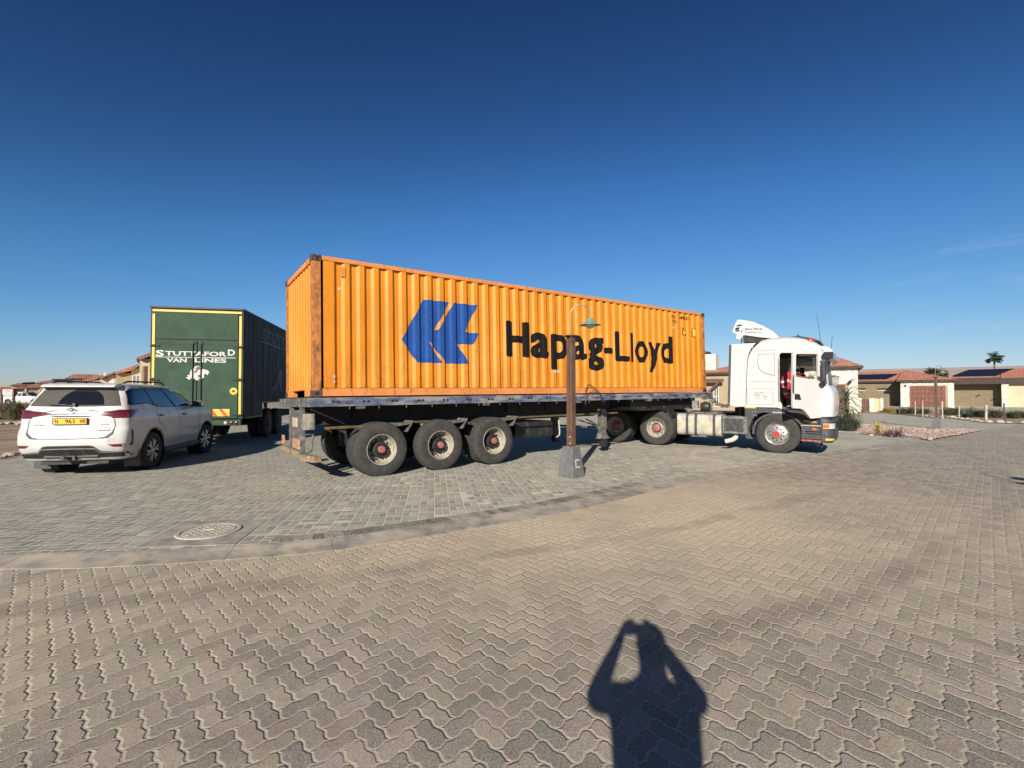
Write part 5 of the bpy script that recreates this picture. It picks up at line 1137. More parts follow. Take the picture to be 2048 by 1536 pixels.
skin_on(tree, 'trim_strip', stroke([(.84, .475), (.50, .485), (.42, .555), (0, .56), (-.42, .555), (-.50, .485), (-.84, .475)], .018), 'alu', sv, 'x', -1, .02)
b = MB(); b.bx(-1.075, -1.05, -.275, .275, 1.005, 1.128); pl_ = b.build('number_plate', 'plate', sv, bevel=.004)
b = MB(); b.prism([(-.275, 1.005), (.275, 1.005), (.275, 1.128), (-.275, 1.128)], 'x', -1.079, -1.05, [[(-.265, 1.014), (-.265, 1.119), (.265, 1.119), (.265, 1.014)]]); b.build('plate_frame', 'black', pl_)
fr_ = lambda a, z: (-1.078, -a, z); t = MB(); text_on(t, 'N', -.235, -.19, 1.030, .075, fr_, .008); text_on(t, '963', -.075, .08, 1.030, .075, fr_, .008); text_on(t, 'WB', .155, .25, 1.030, .075, fr_, .008); t.build('lettering', 'blueblack', pl_)
for a, b_, rr in ((.075, .05, 0), (.028, .045, 0), (.055, .018, .018)):
    t = MB(); t.tube([(-1.052, a * cos(2 * pi * k / 20), 1.262 + rr + b_ * sin(2 * pi * k / 20)) for k in range(21)], .0045, 5, False); t.build('emblem', 'chrome', sv)
for s_, a0_, a1_, z_, c_ in (('2.8 GD6', -.60, -.43, .985, .022), ('4X4', .48, .60, .985, .02), ('GR', .50, .59, .93, .015), ('Legend', .43, .63, .875, .028)):
    t = MB(); vs, fs = text2d(s_, .01); x0 = min(v[0] for v in vs); x1 = max(v[0] for v in vs); k = (a1_ - a0_) / (x1 - x0)
    t_ = skin_on(tree, 'badge', [(-(a0_ + (v[0] - x0) * k), z_ + v[1] * c_ / CAPH) for v in vs], 'grey', sv, 'x', -1, .006, .3, tris=fs)
b = MB(); b.tube([(-1.06, .07, 1.37), (-1.03, .08, 1.375), (-1.0, .42, 1.395)], .010, 6); b.lathe([(.035, 0), (.03, -.03), (0, -.035)], (-.985, -.02, 1.375), 'x', 14); b.build('wiper', 'grey', sv, smooth=60)
b = MB(); b.tube([(-1.02, -.45, .40), (-1.02, .42, .40)], .03, 8); b.tube([(-1.0, .02, .40), (-1.16, .02, .37), (-1.18, .02, .44)], .024, 8); b.bx(-1.08, -1.0, -.10, .14, .33, .42); b.build('tow_bar', 'grey', sv, bevel=.006)
b = MB(); b.bx(-.9, 3.2, -.55, .55, .24, .34); b.tube([(0, -.6, .38), (0, .6, .38)], .05, 10); b.tube([(2.745, -.6, .38), (2.745, .6, .38)], .04, 10); b.build('underbody', 'black', sv)

# small white pickup far off on the left
PB = (-54.6, 52.5, gz(-54.6, 52.5) + .03, 0.09, 0, 0)
pk = thing('pickup', 'small white pickup parked beyond the hedge on the far left', 'pickup', *pose(PB))
def prow(z, xr, y, xf, top=None):
    c_ = [(xr, 0), (xr, .5), (xr + .02, .72), (xr + .10, y), (0, y), (.9, y), (1.9, y), (2.6, y), (3.0, y * .95), (3.28, y * .75), (xf, y * .4), (xf, 0)]
    return [(x, yy, min(z, 1.0 - .16 * max(0, (x - 2.2) / 1.1) ** 1.5) if top and x > 1.7 else z) for x, yy in c_]
rows = [prow(.22, -.85, .74, 3.25), prow(.45, -.92, .83, 3.36), prow(.75, -.92, .84, 3.35, 1), prow(.93, -.92, .82, 3.30, 1), prow(.96, -.90, .78, 3.2, 1)]
pbod = car_shell(rows, 'body', 'white', pk, cuts=((0, -1.1, -.55, .33, .36), (2.62, -1.1, -.55, .33, .36), (0, .55, 1.1, .33, .36), (2.62, .55, 1.1, .33, .36)))
def pg(z, xr, y, xf): return [(xr, 0, z), (xr, y * .6, z), (xr + .08, y * .95, z), (xr + .3, y, z), (xf - .8, y, z), (xf - .3, y * .95, z), (xf - .06, y * .6, z), (xf, 0, z)]
pcab = car_shell([pg(.93, .62, .80, 2.45), pg(1.1, .70, .76, 2.1), pg(1.35, .95, .66, 1.65), pg(1.44, 1.05, .58, 1.5), pg(1.46, 1.15, .3, 1.4)], 'cab', 'white', pk)
tp = bvh_of([pbod, pcab])
for s_ in (-1, 1):
    skin_on(tp, 'side_window', [(1.32, 1.0), (2.1, .98), (1.85, 1.2), (1.6, 1.36), (1.32, 1.38)], 'glass', pk, 'y', s_, .01, .1); skin_on(tp, 'side_window', [(.85, 1.0), (1.22, 1.0), (1.22, 1.36), (1.12, 1.34)], 'glass', pk, 'y', s_, .01, .1)
    skin_on(tp, 'trim', [(.35, .70), (.72, .70), (.66, .60), (.35, .60)], 'black', pk, 'y', s_, .008, .1)
    for xx in (0, 2.62): car_wheel(pk, xx, s_ * .83, s_, R=.31, w_=.19, rr=.2, spokes=5, two=False); b = MB(); b.disc((xx, s_ * .56, .33), .355, 'y', 24); b.build('wheel_well', 'black', pk)
skin_on(tp, 'windscreen', [(-.62, .99), (.62, .99), (.52, 1.38), (-.52, 1.38)], 'glass', pk, 'x', 1, .01, .1)

# ------------------------------------------------------------------ street lamps
def street_lamp(loc, label, rot=0., sc=1.):
    t = thing('street_lamp', label, 'street lamp', loc, (0, 0, rot), 'street lamps with curved necks', sc)
    b = MB(); q = lambda r, z: [(r * cos(radians(45 + 90 * k)), r * sin(radians(45 + 90 * k)), z) for k in range(4)]
    R45 = Matrix.Rotation(radians(45), 4, 'Z')
    b = MB(R45); h = .58; b.add(q(.27, -.02) + q(.165, h), [(0, 1, 5, 4), (1, 2, 6, 5), (2, 3, 7, 6), (3, 0, 4, 7), (4, 5, 6, 7), (3, 2, 1, 0)]); ba = b.build('base', 'concrete', t, bevel=.012)
    # pale bracket-shaped mark on the right-hand face
    
    for (u0, u1, v0, v1) in ((-.085, -.05, .18, .34), (-.05, .06, .18, .205), (-.05, .06, .315, .34)):
        b = MB(R45 @ Matrix.Translation((0, 0, 0)))
        pts = []
        for u, v in ((u0, v0), (u1, v0), (u1, v1), (u0, v1)):
            d = (.27 + (.165 - .27) * v / h) * cos(radians(45)) + .004; pts.append((u, -d, v))
        b.add(pts, [(0, 1, 2, 3)]); b.build('paint_mark', 'offwhite', ba)
    b = MB(R45)                       # two timber-brown channels back to back
    for s_ in (-1, 1): b.bx(-.064, .064, s_ * .012 if s_ > 0 else -.064, .064 if s_ > 0 else -.012, h - .01, 2.69)
    b.bx(-.040, .040, -.014, .014, h - .01, 2.68); b.build('post', 'post', t, bevel=.006)
    for z_ in (.64, .76): b = MB(); b.lathe([(.012, -.10), (.011, -.108), (0, -.11)], (-.035, .0, z_), 'y', 8); b.build('bolt', 'alu', t)
    b = MB(); b.box((0, 0, 2.70), (.22, .22, .022)); b.build('cap_plate', 'chassis', t, bevel=.004)
    r_ = .19; pts = [(0, 0, 2.70), (0, 0, 3.10)] + [(r_ - r_ * cos(pi * k / 14), 0, 3.10 + r_ * 1.05 * sin(pi * k / 14)) for k in range(1, 14)] + [(2 * r_, 0, 3.10), (2 * r_, 0, 3.03)]
    b = MB(); b.tube([(-.008 + p[0], p[1], p[2]) for p in pts], .013, 8); b.build('neck', 'brass', t, smooth=60)
    b = MB(); b.lathe([(.0, 3.05), (.045, 3.045), (.06, 3.03), (.095, 2.965), (.11, 2.955), (.205, 2.915), (.207, 2.908), (.11, 2.935), (.05, 2.94)], (2 * r_ - .008, 0, 0), 'z', 36); sh = b.build('shade', 'verdigris', t, smooth=40)
    b = MB(); b.lathe([(.085, 2.94), (.085, 2.90), (.065, 2.865), (.03, 2.845), (0, 2.842)], (2 * r_ - .008, 0, 0), 'z', 24); b.build('bulb', 'bulb', sh, smooth=60)
    return t
lamp = street_lamp((1.137, 9.2, 0), 'nearest street lamp, grey pyramid base and brown post in front of the orange container')
dup(lamp, (19.3, 21.75, .03), 0, 'more distant street lamp standing on the gravel island beside the paved road', sc=.86)
dup(lamp, (7.80, 3.10, ZR), 0, 'street lamp just outside the right edge of the photo, only its shadow tip showing')

# ------------------------------------------------------------------ people
def figure(name, label, joints, bones, m, loc=(0, 0, 0), rot=0.):
    """one continuous skinned body; joints: name -> (x, y, z, r)"""
    me = bpy.data.meshes.new(name); keys = list(joints); me.from_pydata([joints[k][:3] for k in keys], [(keys.index(a), keys.index(b_)) for a, b_ in bones], [])
    o = bpy.data.objects.new(name, me); C.objects.link(o); md = o.modifiers.new('skin', 'SKIN'); md.use_smooth_shade = True; md.branch_smoothing = .6
    for i, k in enumerate(keys):
        r = joints[k][3]; r = r if isinstance(r, tuple) else (r, r); me.skin_vertices[0].data[i].radius = r
    me.skin_vertices[0].data[0].use_root = True
    sb_ = o.modifiers.new('sub', 'SUBSURF'); sb_.levels = 2; sb_.render_levels = 2
    bpy.context.view_layer.update(); dg = bpy.context.evaluated_depsgraph_get(); m2 = bpy.data.meshes.new_from_object(o.evaluated_get(dg)); o.modifiers.clear(); o.data = m2
    m2.materials.clear()
    for x in (m if isinstance(m, list) else [m]): m2.materials.append(M[x])
    m2.polygons.foreach_set('use_smooth', [True] * len(m2.polygons)); o.location = loc; o.rotation_euler = (0, 0, rot); return o
def paint(o, fn):
    for p in o.data.polygons: p.material_index = fn(p.center)
BONES = [('pelvis', 'waist'), ('waist', 'chest'), ('chest', 'neck'), ('neck', 'head'), ('head', 'crown'), ('chest', 'shL'), ('shL', 'elL'), ('elL', 'wrL'), ('wrL', 'palmL'), ('chest', 'shR'), ('shR', 'elR'), ('elR', 'wrR'), ('wrR', 'palmR'),
         ('pelvis', 'hipL'), ('hipL', 'knL'), ('knL', 'anL'), ('anL', 'toL'), ('pelvis', 'hipR'), ('hipR', 'knR'), ('knR', 'anR'), ('anR', 'toR')]
def fingers(J, B, s, palm, dirv, across, curl, n=4, L=.075, r=.0085):
    palm, dirv, across, curl = map(Vector, (palm, dirv, across, curl))
    for k in range(n):
        o = palm + across * (.028 - .019 * k); l_ = L * (1, 1.08, 1.0, .82)[k]
        p1 = o + dirv * .045; p2 = p1 + (dirv * .8 + curl * .5).normalized() * l_ * .55; p3 = p2 + (dirv * .3 + curl).normalized() * l_ * .5
        for q, p in enumerate((p1, p2, p3)): J['f%s%d%d' % (s, k, q)] = (*p, r)
        B += [('palm' + s, 'f%s%d0' % (s, k)), ('f%s%d0' % (s, k), 'f%s%d1' % (s, k)), ('f%s%d1' % (s, k), 'f%s%d2' % (s, k))]
    t1 = palm + across * .04; t2 = t1 + (across * .6 + dirv * .6 + curl * .3).normalized() * .04; t3 = t2 + (dirv * .6 + curl * .6).normalized() * .03
    for q, p in enumerate((t1, t2, t3)): J['t%s%d' % (s, q)] = (*p, .0105)
    B += [('palm' + s, 't%s0' % s), ('t%s0' % s, 't%s1' % s), ('t%s1' % s, 't%s2' % s)]
# the photographer: stands behind the camera, both hands raised to the phone; only the shadow is in view
zf = ZR
J = dict(pelvis=(0, 0, .95, (.20, .20)), waist=(0, .0, 1.10, (.20, .20)), chest=(0, .0, 1.30, (.205, .205)), neck=(0, .01, 1.51, (.07, .07)), head=(0.01, .04, 1.62, (.10, .10)), crown=(0.01, .04, 1.71, (.09, .09)),
         shL=(-.20, .02, 1.41, .085), elL=(-.275, .18, 1.315, .062), wrL=(-.14, .27, 1.545, .038), palmL=(-.118, .285, 1.60, (.036, .040)),
         shR=(.20, .02, 1.41, .085), elR=(.285, .18, 1.305, .066), wrR=(.135, .27, 1.545, .04), palmR=(.112, .285, 1.60, (.038, .040)),
         hipL=(-.10, 0, .88, .105), knL=(-.12, .01, .50, .068), anL=(-.13, -.01, .09, .048), toL=(-.14, .14, .04, .042), hipR=(.10, 0, .88, .105), knR=(.12, .01, .50, .068), anR=(.13, -.01, .09, .048), toR=(.14, .14, .04, .042))
B = list(BONES); fingers(J, B, 'L', (-.112, .287, 1.61), (.25, 0, 1), (0, -1, .1), (1, 0, -.2)); fingers(J, B, 'R', (.106, .287, 1.61), (-.25, 0, 1), (0, -1, .1), (-1, 0, -.2))
ph = figure('person', '', J, B, ['cloth_dark', 'jeans', 'skin2', 'black'], (0, -.315, zf)); tag(ph, 'photographer in dark shirt holding a phone up, seen only as a shadow on the pavers', 'person')
paint(ph, lambda c: 2 if (c.z > 1.50 and (abs(c.x) < .11 and c.y < .2)) or (c.y > .20 and c.z > 1.4) or (c.z > 1.49 and abs(c.x) < .07) else (3 if c.z < .10 else (1 if c.z < .98 else 0)))
b = MB(); b.lathe([(.0, .125), (.05, .115), (.088, .07), (.098, .0), (.092, -.03)], (0.01, .02, 1.665), 'z', 20); hr = b.build('hair', 'bark', ph, smooth=60)
b = MB(); b.box((-.003, -.018, HC + .005), (.163, .009, .078)); phn = b.build('phone', 'black', None, bevel=.003); tag(phn, 'black phone held level in both hands of the photographer behind the camera', 'phone')
# worker in red overalls standing in the cab doorway (truck space)
TK = Matrix.Translation(PT[:3]) @ Matrix.Rotation(PT[3], 4, 'Z') @ Matrix.Rotation(PT[4], 4, 'Y')
J = dict(pelvis=(.22, .10, 1.62, (.14, .12)), waist=(.22, .09, 1.76, (.13, .115)), chest=(.24, .07, 1.98, (.155, .13)), neck=(.31, .07, 2.17, (.06, .06)), head=(.34, .06, 2.26, (.078, .085)), crown=(.35, .06, 2.335, (.065, .07)),
         shL=(.19, -.06, 2.08, .072), elL=(.14, -.10, 1.86, .052), wrL=(.24, -.09, 1.70, .036), palmL=(.28, -.085, 1.67, (.03, .032)),
         shR=(.31, .23, 2.08, .072), elR=(.50, .30, 2.04, .05), wrR=(.66, .26, 2.02, .035), palmR=(.71, .25, 2.03, (.03, .032)),
         hipL=(.20, .03, 1.56, .10), knL=(.42, .03, 1.50, .07), anL=(.36, .08, 1.30, .05), toL=(.47, .08, 1.265, .042), hipR=(.26, .20, 1.56, .10), knR=(.50, .22, 1.52, .07), anR=(.52, .22, 1.30, .05), toR=(.63, .22, 1.265, .042))
B = list(BONES); fingers(J, B, 'L', (.29, -.085, 1.665), (.7, .1, -.6), (0, -.6, -.6), (.2, .8, 0)); fingers(J, B, 'R', (.72, .25, 2.035), (1, 0, .2), (0, -.2, 1), (0, .6, -.6))
wk = figure('person', '', J, B, ['cloth_red', 'skin', 'refl', 'black']); wk.matrix_world = TK; tag(wk, 'person in red overalls and blue cap climbing into the open truck cab', 'person')
paint(wk, lambda c: 1 if (c.z > 2.19 and c.x > .25) or (c.y < -.04 and c.z < 1.71 and c.x > .22) or (c.x > .66 and c.z > 1.9) else (3 if c.z < 1.34 else (2 if (1.76 < c.z < 1.80 and c.y < -.05) or 1.60 < c.z < 1.635 or (1.93 < c.z < 1.965 and c.x > .2) or (c.y < -.06 and 1.90 < c.z < 1.94) else 0)))
b = MB(); b.lathe([(.0, .10), (.05, .092), (.083, .055), (.09, .0), (.088, -.03)], (.345, .06, 2.29), 'z', 20); b.prism([(.41, .0), (.51, .02), (.51, .10), (.41, .12)], 'z', 2.28, 2.29); cp_ = b.build('cap', 'capblue', wk, smooth=60)

# ------------------------------------------------------------------ houses
def hip_roof(b, x0, x1, y0, y1, z, rise, ov=.35, ridge_in=None, th=.10, ridge=None):
    x0 -= ov; x1 += ov; y0 -= ov; y1 += ov; w_, d_ = x1 - x0, y1 - y0
    k = min(w_, d_) / 2 if ridge_in is None else ridge_in
    if w_ >= d_: r0, r1 = (x0 + k, (y0 + y1) / 2), (x1 - k, (y0 + y1) / 2)
    else: r0, r1 = ((x0 + x1) / 2, y0 + k), ((x0 + x1) / 2, y1 - k)
    if ridge: r0, r1 = (ridge[0], (y0 + y1) / 2), (ridge[1], (y0 + y1) / 2); w_ = d_
    vs = [(x0, y0, z), (x1, y0, z), (x1, y1, z), (x0, y1, z), (*r0, z + rise), (*r1, z + rise)]
    b.add(vs, [(0, 1, 5, 4), (1, 2, 5), (2, 3, 4, 5), (3, 0, 4)] if w_ >= d_ else [(0, 1, 4), (1, 2, 5, 4), (2, 3, 5), (3, 0, 4, 5)])
def tile_rows(m_): return m_
def mat_tiles(name, c1, c2):
    N = NB(name); N.b.inputs['Specular IOR Level'].default_value = .2; wv = N.node('ShaderNodeTexWave', wave_type='BANDS', bands_direction='X'); wv.inputs['Scale'].default_value = 1.6; N.link(N.obj(), wv.inputs[0])
    wz = N.node('ShaderNodeTexWave', wave_type='BANDS', bands_direction='Z', wave_profile='SAW'); wz.inputs['Scale'].default_value = 2.2; N.link(N.obj(), wz.inputs[0])
    n = N.noise(3.2, 5); n2 = N.noise(.7, 4); c = N.mix(N.ramp(n, .35, .65), c1, c2); c = N.mix(N.math('MULTIPLY', N.ramp(wv.outputs['Fac'], .0, .35, 1, 0), .12), c, tuple(x * .45 for x in c1)); c = N.mix(N.ramp(n2, .5, .7, 0, .4), c, (.42, .26, .2))
    N.base(c); N.rough(.85); N.bump(N.math('ADD', wv.outputs['Fac'], N.math('MULTIPLY', wz.outputs['Fac'], .6)), .02); return N.m
M['tile'] = mat_tiles('terracotta_roof_tiles', (.30, .115, .072), (.39, .17, .115)); M['tilebrown'] = mat_tiles('brown_roof_tiles', (.20, .10, .075), (.28, .15, .115))
def house(label, cx, cy, yaw, wings, group=None, base=0.):
    """wings: (x0, x1, y0, y1, wall top, roof rise, wall material, roof material); local x right, local y away"""
    t = thing('house', label, 'house', (cx, cy, base), (0, 0, yaw), group)
    for (x0, x1, y0, y1, zt_, rise, wm, rm, *rg) in wings:
        b = MB(); b.bx(x0, x1, y0, y1, -.6, zt_); wl = b.build('wall', wm, t)
        b = MB(); hip_roof(b, x0, x1, y0, y1, zt_ + .13, rise, ridge=rg[0] if rg else None); b.build('roof', rm, t)
        b = MB(); b.bx(x0 - .36, x1 + .36, y0 - .36, y1 + .36, zt_ - .06, zt_ + .125); b.build('fascia', 'tiledark', t)
    return t
def opening(t, x0, x1, z0, z1, y, m, fr=None, name='window', proud=.03):
    b = MB(); b.bx(x0, x1, y - proud, y + .05, z0, z1); o = b.build(name, m, t)
    if fr:
        for a, c_, d, e in ((x0 - .05, x0, z0 - .05, z1 + .05), (x1, x1 + .05, z0 - .05, z1 + .05), (x0, x1, z0 - .05, z0), (x0, x1, z1, z1 + .05), ((x0 + x1) / 2 - .03, (x0 + x1) / 2 + .03, z0, z1), (x0, x1, (z0 + z1) / 2 - .025, (z0 + z1) / 2 + .025)):
            b = MB(); b.bx(a, c_, y - proud - .02, y + .04, d, e); b.build('frame', fr, o)
    return o
def panels(t, x0, x1, y0, z0, y1, z1, n, lean=0.):
    for k in range(n):
        a, c_ = x0 + (x1 - x0) * k / n + .03, x0 + (x1 - x0) * (k + 1) / n - .03
        b = MB(); b.add([(a, y0, z0), (c_, y0, z0), (c_ + lean, y1, z1), (a + lean, y1, z1), (a, y0 + .02, z0 - .04), (c_, y0 + .02, z0 - .04), (c_ + lean, y1 + .02, z1 - .04), (a + lean, y1 + .02, z1 - .04)], [(0, 1, 2, 3), (0, 4, 5, 1), (1, 5, 6, 2), (2, 6, 7, 3), (3, 7, 4, 0)]); b.build('solar_panel', 'solar', t)
class HF:
    """front plane of a house seen square on: px0 column of its left end, D its depth, pxm the column it faces"""
    def __init__(s, px0, D, pxm):
        s.o = Vector((col(px0, D), D)); s.a = -atan2(pxm - CX, F); s.u = Vector((cos(s.a), sin(s.a))); s.n = Vector((-sin(s.a), cos(s.a))); s.b = gz(s.o.x, s.o.y)
    def X(s, px, y=0.):
        r = Vector(((px - CX) / F, 1)); p = s.o + s.n * y; den = r.x * s.u.y - r.y * s.u.x; t = (p.x * s.u.y - p.y * s.u.x) / den; return (r * t - p).dot(s.u)
    def D(s, px, y=0.): return (s.o + s.n * y + s.u * s.X(px, y)).y
    def Z(s, px, py, y=0.): return hgt(py, s.D(px, y)) - s.b
h_ = HF(1553, 42., 1640); X, Z = h_.X, h_.Z
h1 = house('sand coloured house with pale stone garage block and red roof behind the truck cab', h_.o.x, h_.o.y, h_.a, [(0, X(1716), 0, 7, Z(1690, 735), 1.0, 'stone', 'tile', (2.5, 4.6)), (X(1385, 1.2), -.0, 1.2, 9, Z(1450, 747, 1.2), .9, 'beige', 'tile')])
x0, x1 = X(1652), X(1698)
b = MB(); b.bx(x0, x1, -.02, .3, -.2, Z(1680, 767)); b.build('door_reveal', 'beige', h1)
gd = MB(); gd.bx(x0, X(1691), -.035, .2, -.2, Z(1680, 768.5)); gdo = gd.build('garage_door', 'wood', h1)
for k in range(9): b = MB(); b.bx(x0, X(1691), -.045, -.03, .08 + k * .27, .10 + k * .27); b.build('groove', 'tiledark', gdo)
b = MB(); xl = X(1709); zl = Z(1709, 760); b.tube([(xl, -.02, zl), (xl - .12, -.25, zl + .12), (xl - .3, -.28, zl)], .025, 6); b.lathe([(.05, .12), (.14, 0), (.12, -.1), (0, -.14)], (xl - .3, -.28, zl - .12), 'z', 12); b.build('wall_lamp', 'chassis', h1, smooth=50)
b = MB(); b.bx(X(1404, 2.2), X(1432, 2.2), 2.2, 4.0, 2.5, Z(1420, 708, 2.2)); b.build('chimney', 'stone', h1)
b = MB(); b.bx(X(1395, 2.1), X(1415.5, 2.1), 2.1, 4.1, Z(1415, 706.5, 2.1), Z(1415, 702, 2.1)); b.build('chimney_cap', 'tiledark', h1)
b = MB(); ya_ = .5; b.bx(X(1400, ya_), X(1447, ya_), .4, .6, Z(1430, 763.5, ya_), Z(1430, 757.5, ya_)); b.prism([(X(1413, ya_), Z(1413, 785, ya_)), (X(1419, ya_), Z(1419, 783, ya_)), (X(1445, ya_), Z(1445, 760, ya_)), (X(1437, ya_), Z(1437, 761, ya_))], 'y', .42, .58); b.build('awning', 'wood', h1)
opening(h1, X(1429, 1.2), X(1436, 1.2), Z(1432, 812, 1.2), Z(1432, 772, 1.2), 1.2, 'winglass', 'window_white')
h_ = HF(1716, 41.5, 1740); X, Z = h_.X, h_.Z; gw = thing('boundary_wall', 'low pale stone and render wall with a small brown gate beside the stone garage', 'wall', (h_.o.x, h_.o.y, 0), (0, 0, h_.a))
for a, c_, m_ in ((1716, 1722.5, 'stone'), (1738.5, 1747.5, 'stone'), (1760, 1766, 'stone')): b = MB(); b.bx(X(a), X(c_), -.1, .25, -.3, Z(a, 796)); b.build('pier', m_, gw)
b = MB(); b.bx(X(1747.5), X(1760), 0, .15, -.3, Z(1750, 797)); b.build('panel', 'cream', gw)
b = MB(); b.bx(X(1722.5), X(1738.5), 0, .06, .03, Z(1730, 798)); g_ = b.build('gate', 'wood', gw)
for k in range(5): b = MB(); b.bx(X(1722.5) + .04 + k * .14, X(1722.5) + .055 + k * .14, -.008, 0, .05, Z(1730, 799)); b.build('groove', 'tiledark', g_)
h_ = HF(1690, 58., 1800); X, Z = h_.X, h_.Z; G_ = -2.2
h2 = house('long low house with solar panels and a wide stone framed brown garage door', h_.o.x, h_.o.y, h_.a, [(0, X(1803), 0, 9, Z(1750, 764), 1.25, 'shadewall', 'tile', (-1, X(1803) + .3)), (X(1801, G_), X(1908, G_), G_, 8, Z(1860, 762, G_), 1.28, 'stone', 'tile', (X(1808, 2.5), X(1816, 2.5)))], base=h_.b)
for a, c_ in ((1699, 1731), (1755, 1781)):
    opening(h2, X(a), X(c_), Z(a, 781.5), Z(a, 776), 0, 'winglass'); b = MB(); b.bx(X(a), X(c_), -.06, .0, Z(a, 782), Z(a, 780.3)); b.build('sill', 'cream', h2)
b = MB(); b.bx(X(1819, G_), X(1896, G_), G_ - .04, G_ + .1, -.4, Z(1860, 770.5, G_)); b.build('door_reveal', 'beige', h2)
b = MB(); x0, x1, z0, z1 = X(1820, G_), X(1891, G_), Z(1860, 811.5, G_), Z(1860, 772, G_); b.bx(x0, x1, G_ - .06, G_ + .1, z0 - .2, z1); gd2 = b.build('garage_door', mat('red_brown_door', (.19, .062, .035), .6, var=.15, sc=3), h2)
for r in range(4):
    for c_ in range(8):
        a, d = x0 + .2 + c_ * (x1 - x0 - .3) / 8, z0 + .12 + r * (z1 - z0 - .1) / 4; b = MB(); b.bx(a, a + (x1 - x0) / 8 - .2, G_ - .075, G_ - .055, d, d + (z1 - z0) / 4 - .2); b.build('panel', 'wood', gd2)
b = MB(); b.lathe([(.04, .1), (.1, 0), (.04, -.12)], (X(1811, G_), G_ - .12, Z(1811, 771, G_)), 'z', 10); b.build('wall_lamp', 'chassis', h2)
zr0 = Z(1750, 764) + .14
def rp(fr, rise, half): return -.36 + fr * half, zr0 + fr * rise
(ya, za), (yb, zb) = rp(.12, 1.25, 4.86), rp(.62, 1.25, 4.86); panels(h2, 0.2, X(1775), ya, za + .10, yb, zb + .10, 7, 1.0)
h_ = HF(1905, 56., 1990); X, Z = h_.X, h_.Z
h3 = house('sandy rendered house on the far right with solar panels under its roof ridge', h_.o.x, h_.o.y, h_.a, [(0, X(2009), .0, 9, Z(1960, 758), 1.15, 'shadewall', 'tile', (1.6, X(2009) + .4)), (X(2010), X(2170), -.8, 9, Z(2040, 758, -.8), 1.2, 'cream', 'tile', (X(2010) - .2, X(2160)))], base=h_.b)  # left wing's render toned as shaded, right wing's as sunlit
b = MB(); b.bx(.05, X(2180, -1.2), -1.25, -.45, Z(1990, 768, -1.2), Z(1990, 757, -1.2)); b.build('eave_shade_beam', 'tiledark', h3)  # dark fascia with the overhang's shade built in as one beam
b = MB(); b.bx(X(2003, -1.1), X(2017, -1.1), -1.15, .1, -.3, Z(2010, 768, -1.1)); b.build('pillar', 'stone', h3)
for a, c_, z_ in ((1953, 1959, 791), (1983, 1988, 799)): b = MB(); b.box((X((a + c_) / 2), -.05, Z(a, z_)), ((c_ - a) / F * 56, .08, .12), Matrix.Rotation(-.5, 3, 'Y')); b.build('wall_light', 'chassis', h3)
zr0 = Z(1960, 758) + .14; (ya, za), (yb, zb) = rp(.14, 1.15, 4.86), rp(.85, 1.15, 4.86); panels(h3, X(1902), X(1995), ya, za + .12, yb, zb + .12, 8, 1.4)
# left: the row of cream houses running away behind the white car and the green trailer
def row_house(label, px0, D, pxm, walls, roofs, depth=6.):
    """walls (px0, px1, top row, material), roofs: outlines of sloping tiled slabs seen from the front"""
    h = HF(px0, D, pxm); t = thing('house', label, 'house', (h.o.x, h.o.y, h.b), (0, 0, h.a), 'row of cream houses on the left')
    for k, (a, c_, py, m_) in enumerate(walls):
        b = MB(); b.bx(h.X(a), h.X(c_) - .004 * k, .012 * k, depth - .02 * k, -.8, h.Z((a + c_) / 2, py)); b.build('wall', m_, t)
    for pl, m_ in roofs:
        q = [(h.X(x), h.Z(x, y)) for x, y in pl]; b = MB(); b.prism(q, 'y', -.35, depth + .3); b.build('roof', m_, t)
    return t, h
t, h = row_house('tall cream house with a brown shutter right beside the green trailer', 279, 40, 290, [(279, 318, 718, 'cream')], [([(271.5, 717), (277, 713.5), (318, 699), (318, 706), (279, 720)], 'tilebrown')])
b = MB(); b.bx(h.X(283), h.X(287), -.02, .1, -.5, h.Z(285, 733)); b.build('column', 'beige', t); b = MB(); b.bx(h.X(288), h.X(294), -.03, .1, -.5, h.Z(290, 732)); b.build('shutter', 'wood', t)
t, h = row_house('cream house with white shuttered window and ribbed red roof, left of the tall one', 232, 43.5, 255, [(232, 262.5, 746, 'beige'), (262, 279.5, 737, 'cream')], [([(229, 747.5), (231, 744.5), (262, 733), (262, 741.5), (233, 748)], 'tile'), ([(261, 741), (261, 734), (279.5, 727.5), (279.5, 731.5)], 'tilebrown')])
o = opening(t, h.X(266), h.X(278), -.3, h.Z(270, 751), .02, mat('blue_pane', (.20, .24, .30), .3), 'window_white', proud=.05)
t, h = row_house('cream gabled house with an arched alcove behind the roof of the white car', 201, 47, 217, [(215, 232, 749, 'cream'), (201, 215.5, 756, 'cream')], [([(199, 757), (214, 749), (230, 742.5), (231.5, 745), (215, 752), (201, 758.5)], 'tilebrown')])
xx0, xx1 = h.X(219), h.X(229); zc_ = h.Z(224, 761); b = MB(); b.prism([(xx0, 0), (xx0, zc_)] + [((xx0 + xx1) / 2 - (xx1 - xx0) / 2 * cos(pi * k / 8), zc_ + .42 * sin(pi * k / 8)) for k in range(1, 8)] + [(xx1, zc_), (xx1, 0)], 'y', -.03, .05); b.build('arched_alcove', 'window_white', t)
b = MB(); b.bx(h.X(207), h.X(211), .5, 1.1, 1, h.Z(209, 745)); b.build('chimney', 'window_white', t)
t, h = row_house('house under a long sloping salmon roof, low behind the white car', 150, 53, 180, [(152, 201, 768, 'cream')], [([(140, 769), (150, 764), (204, 749.5), (207, 753), (168, 766.5), (160, 769)], 'tile')], 7)
b = MB(); b.bx(h.X(184), h.X(188), -.6, -.2, 1, h.Z(186, 762)); b.build('chimney', 'window_white', t)
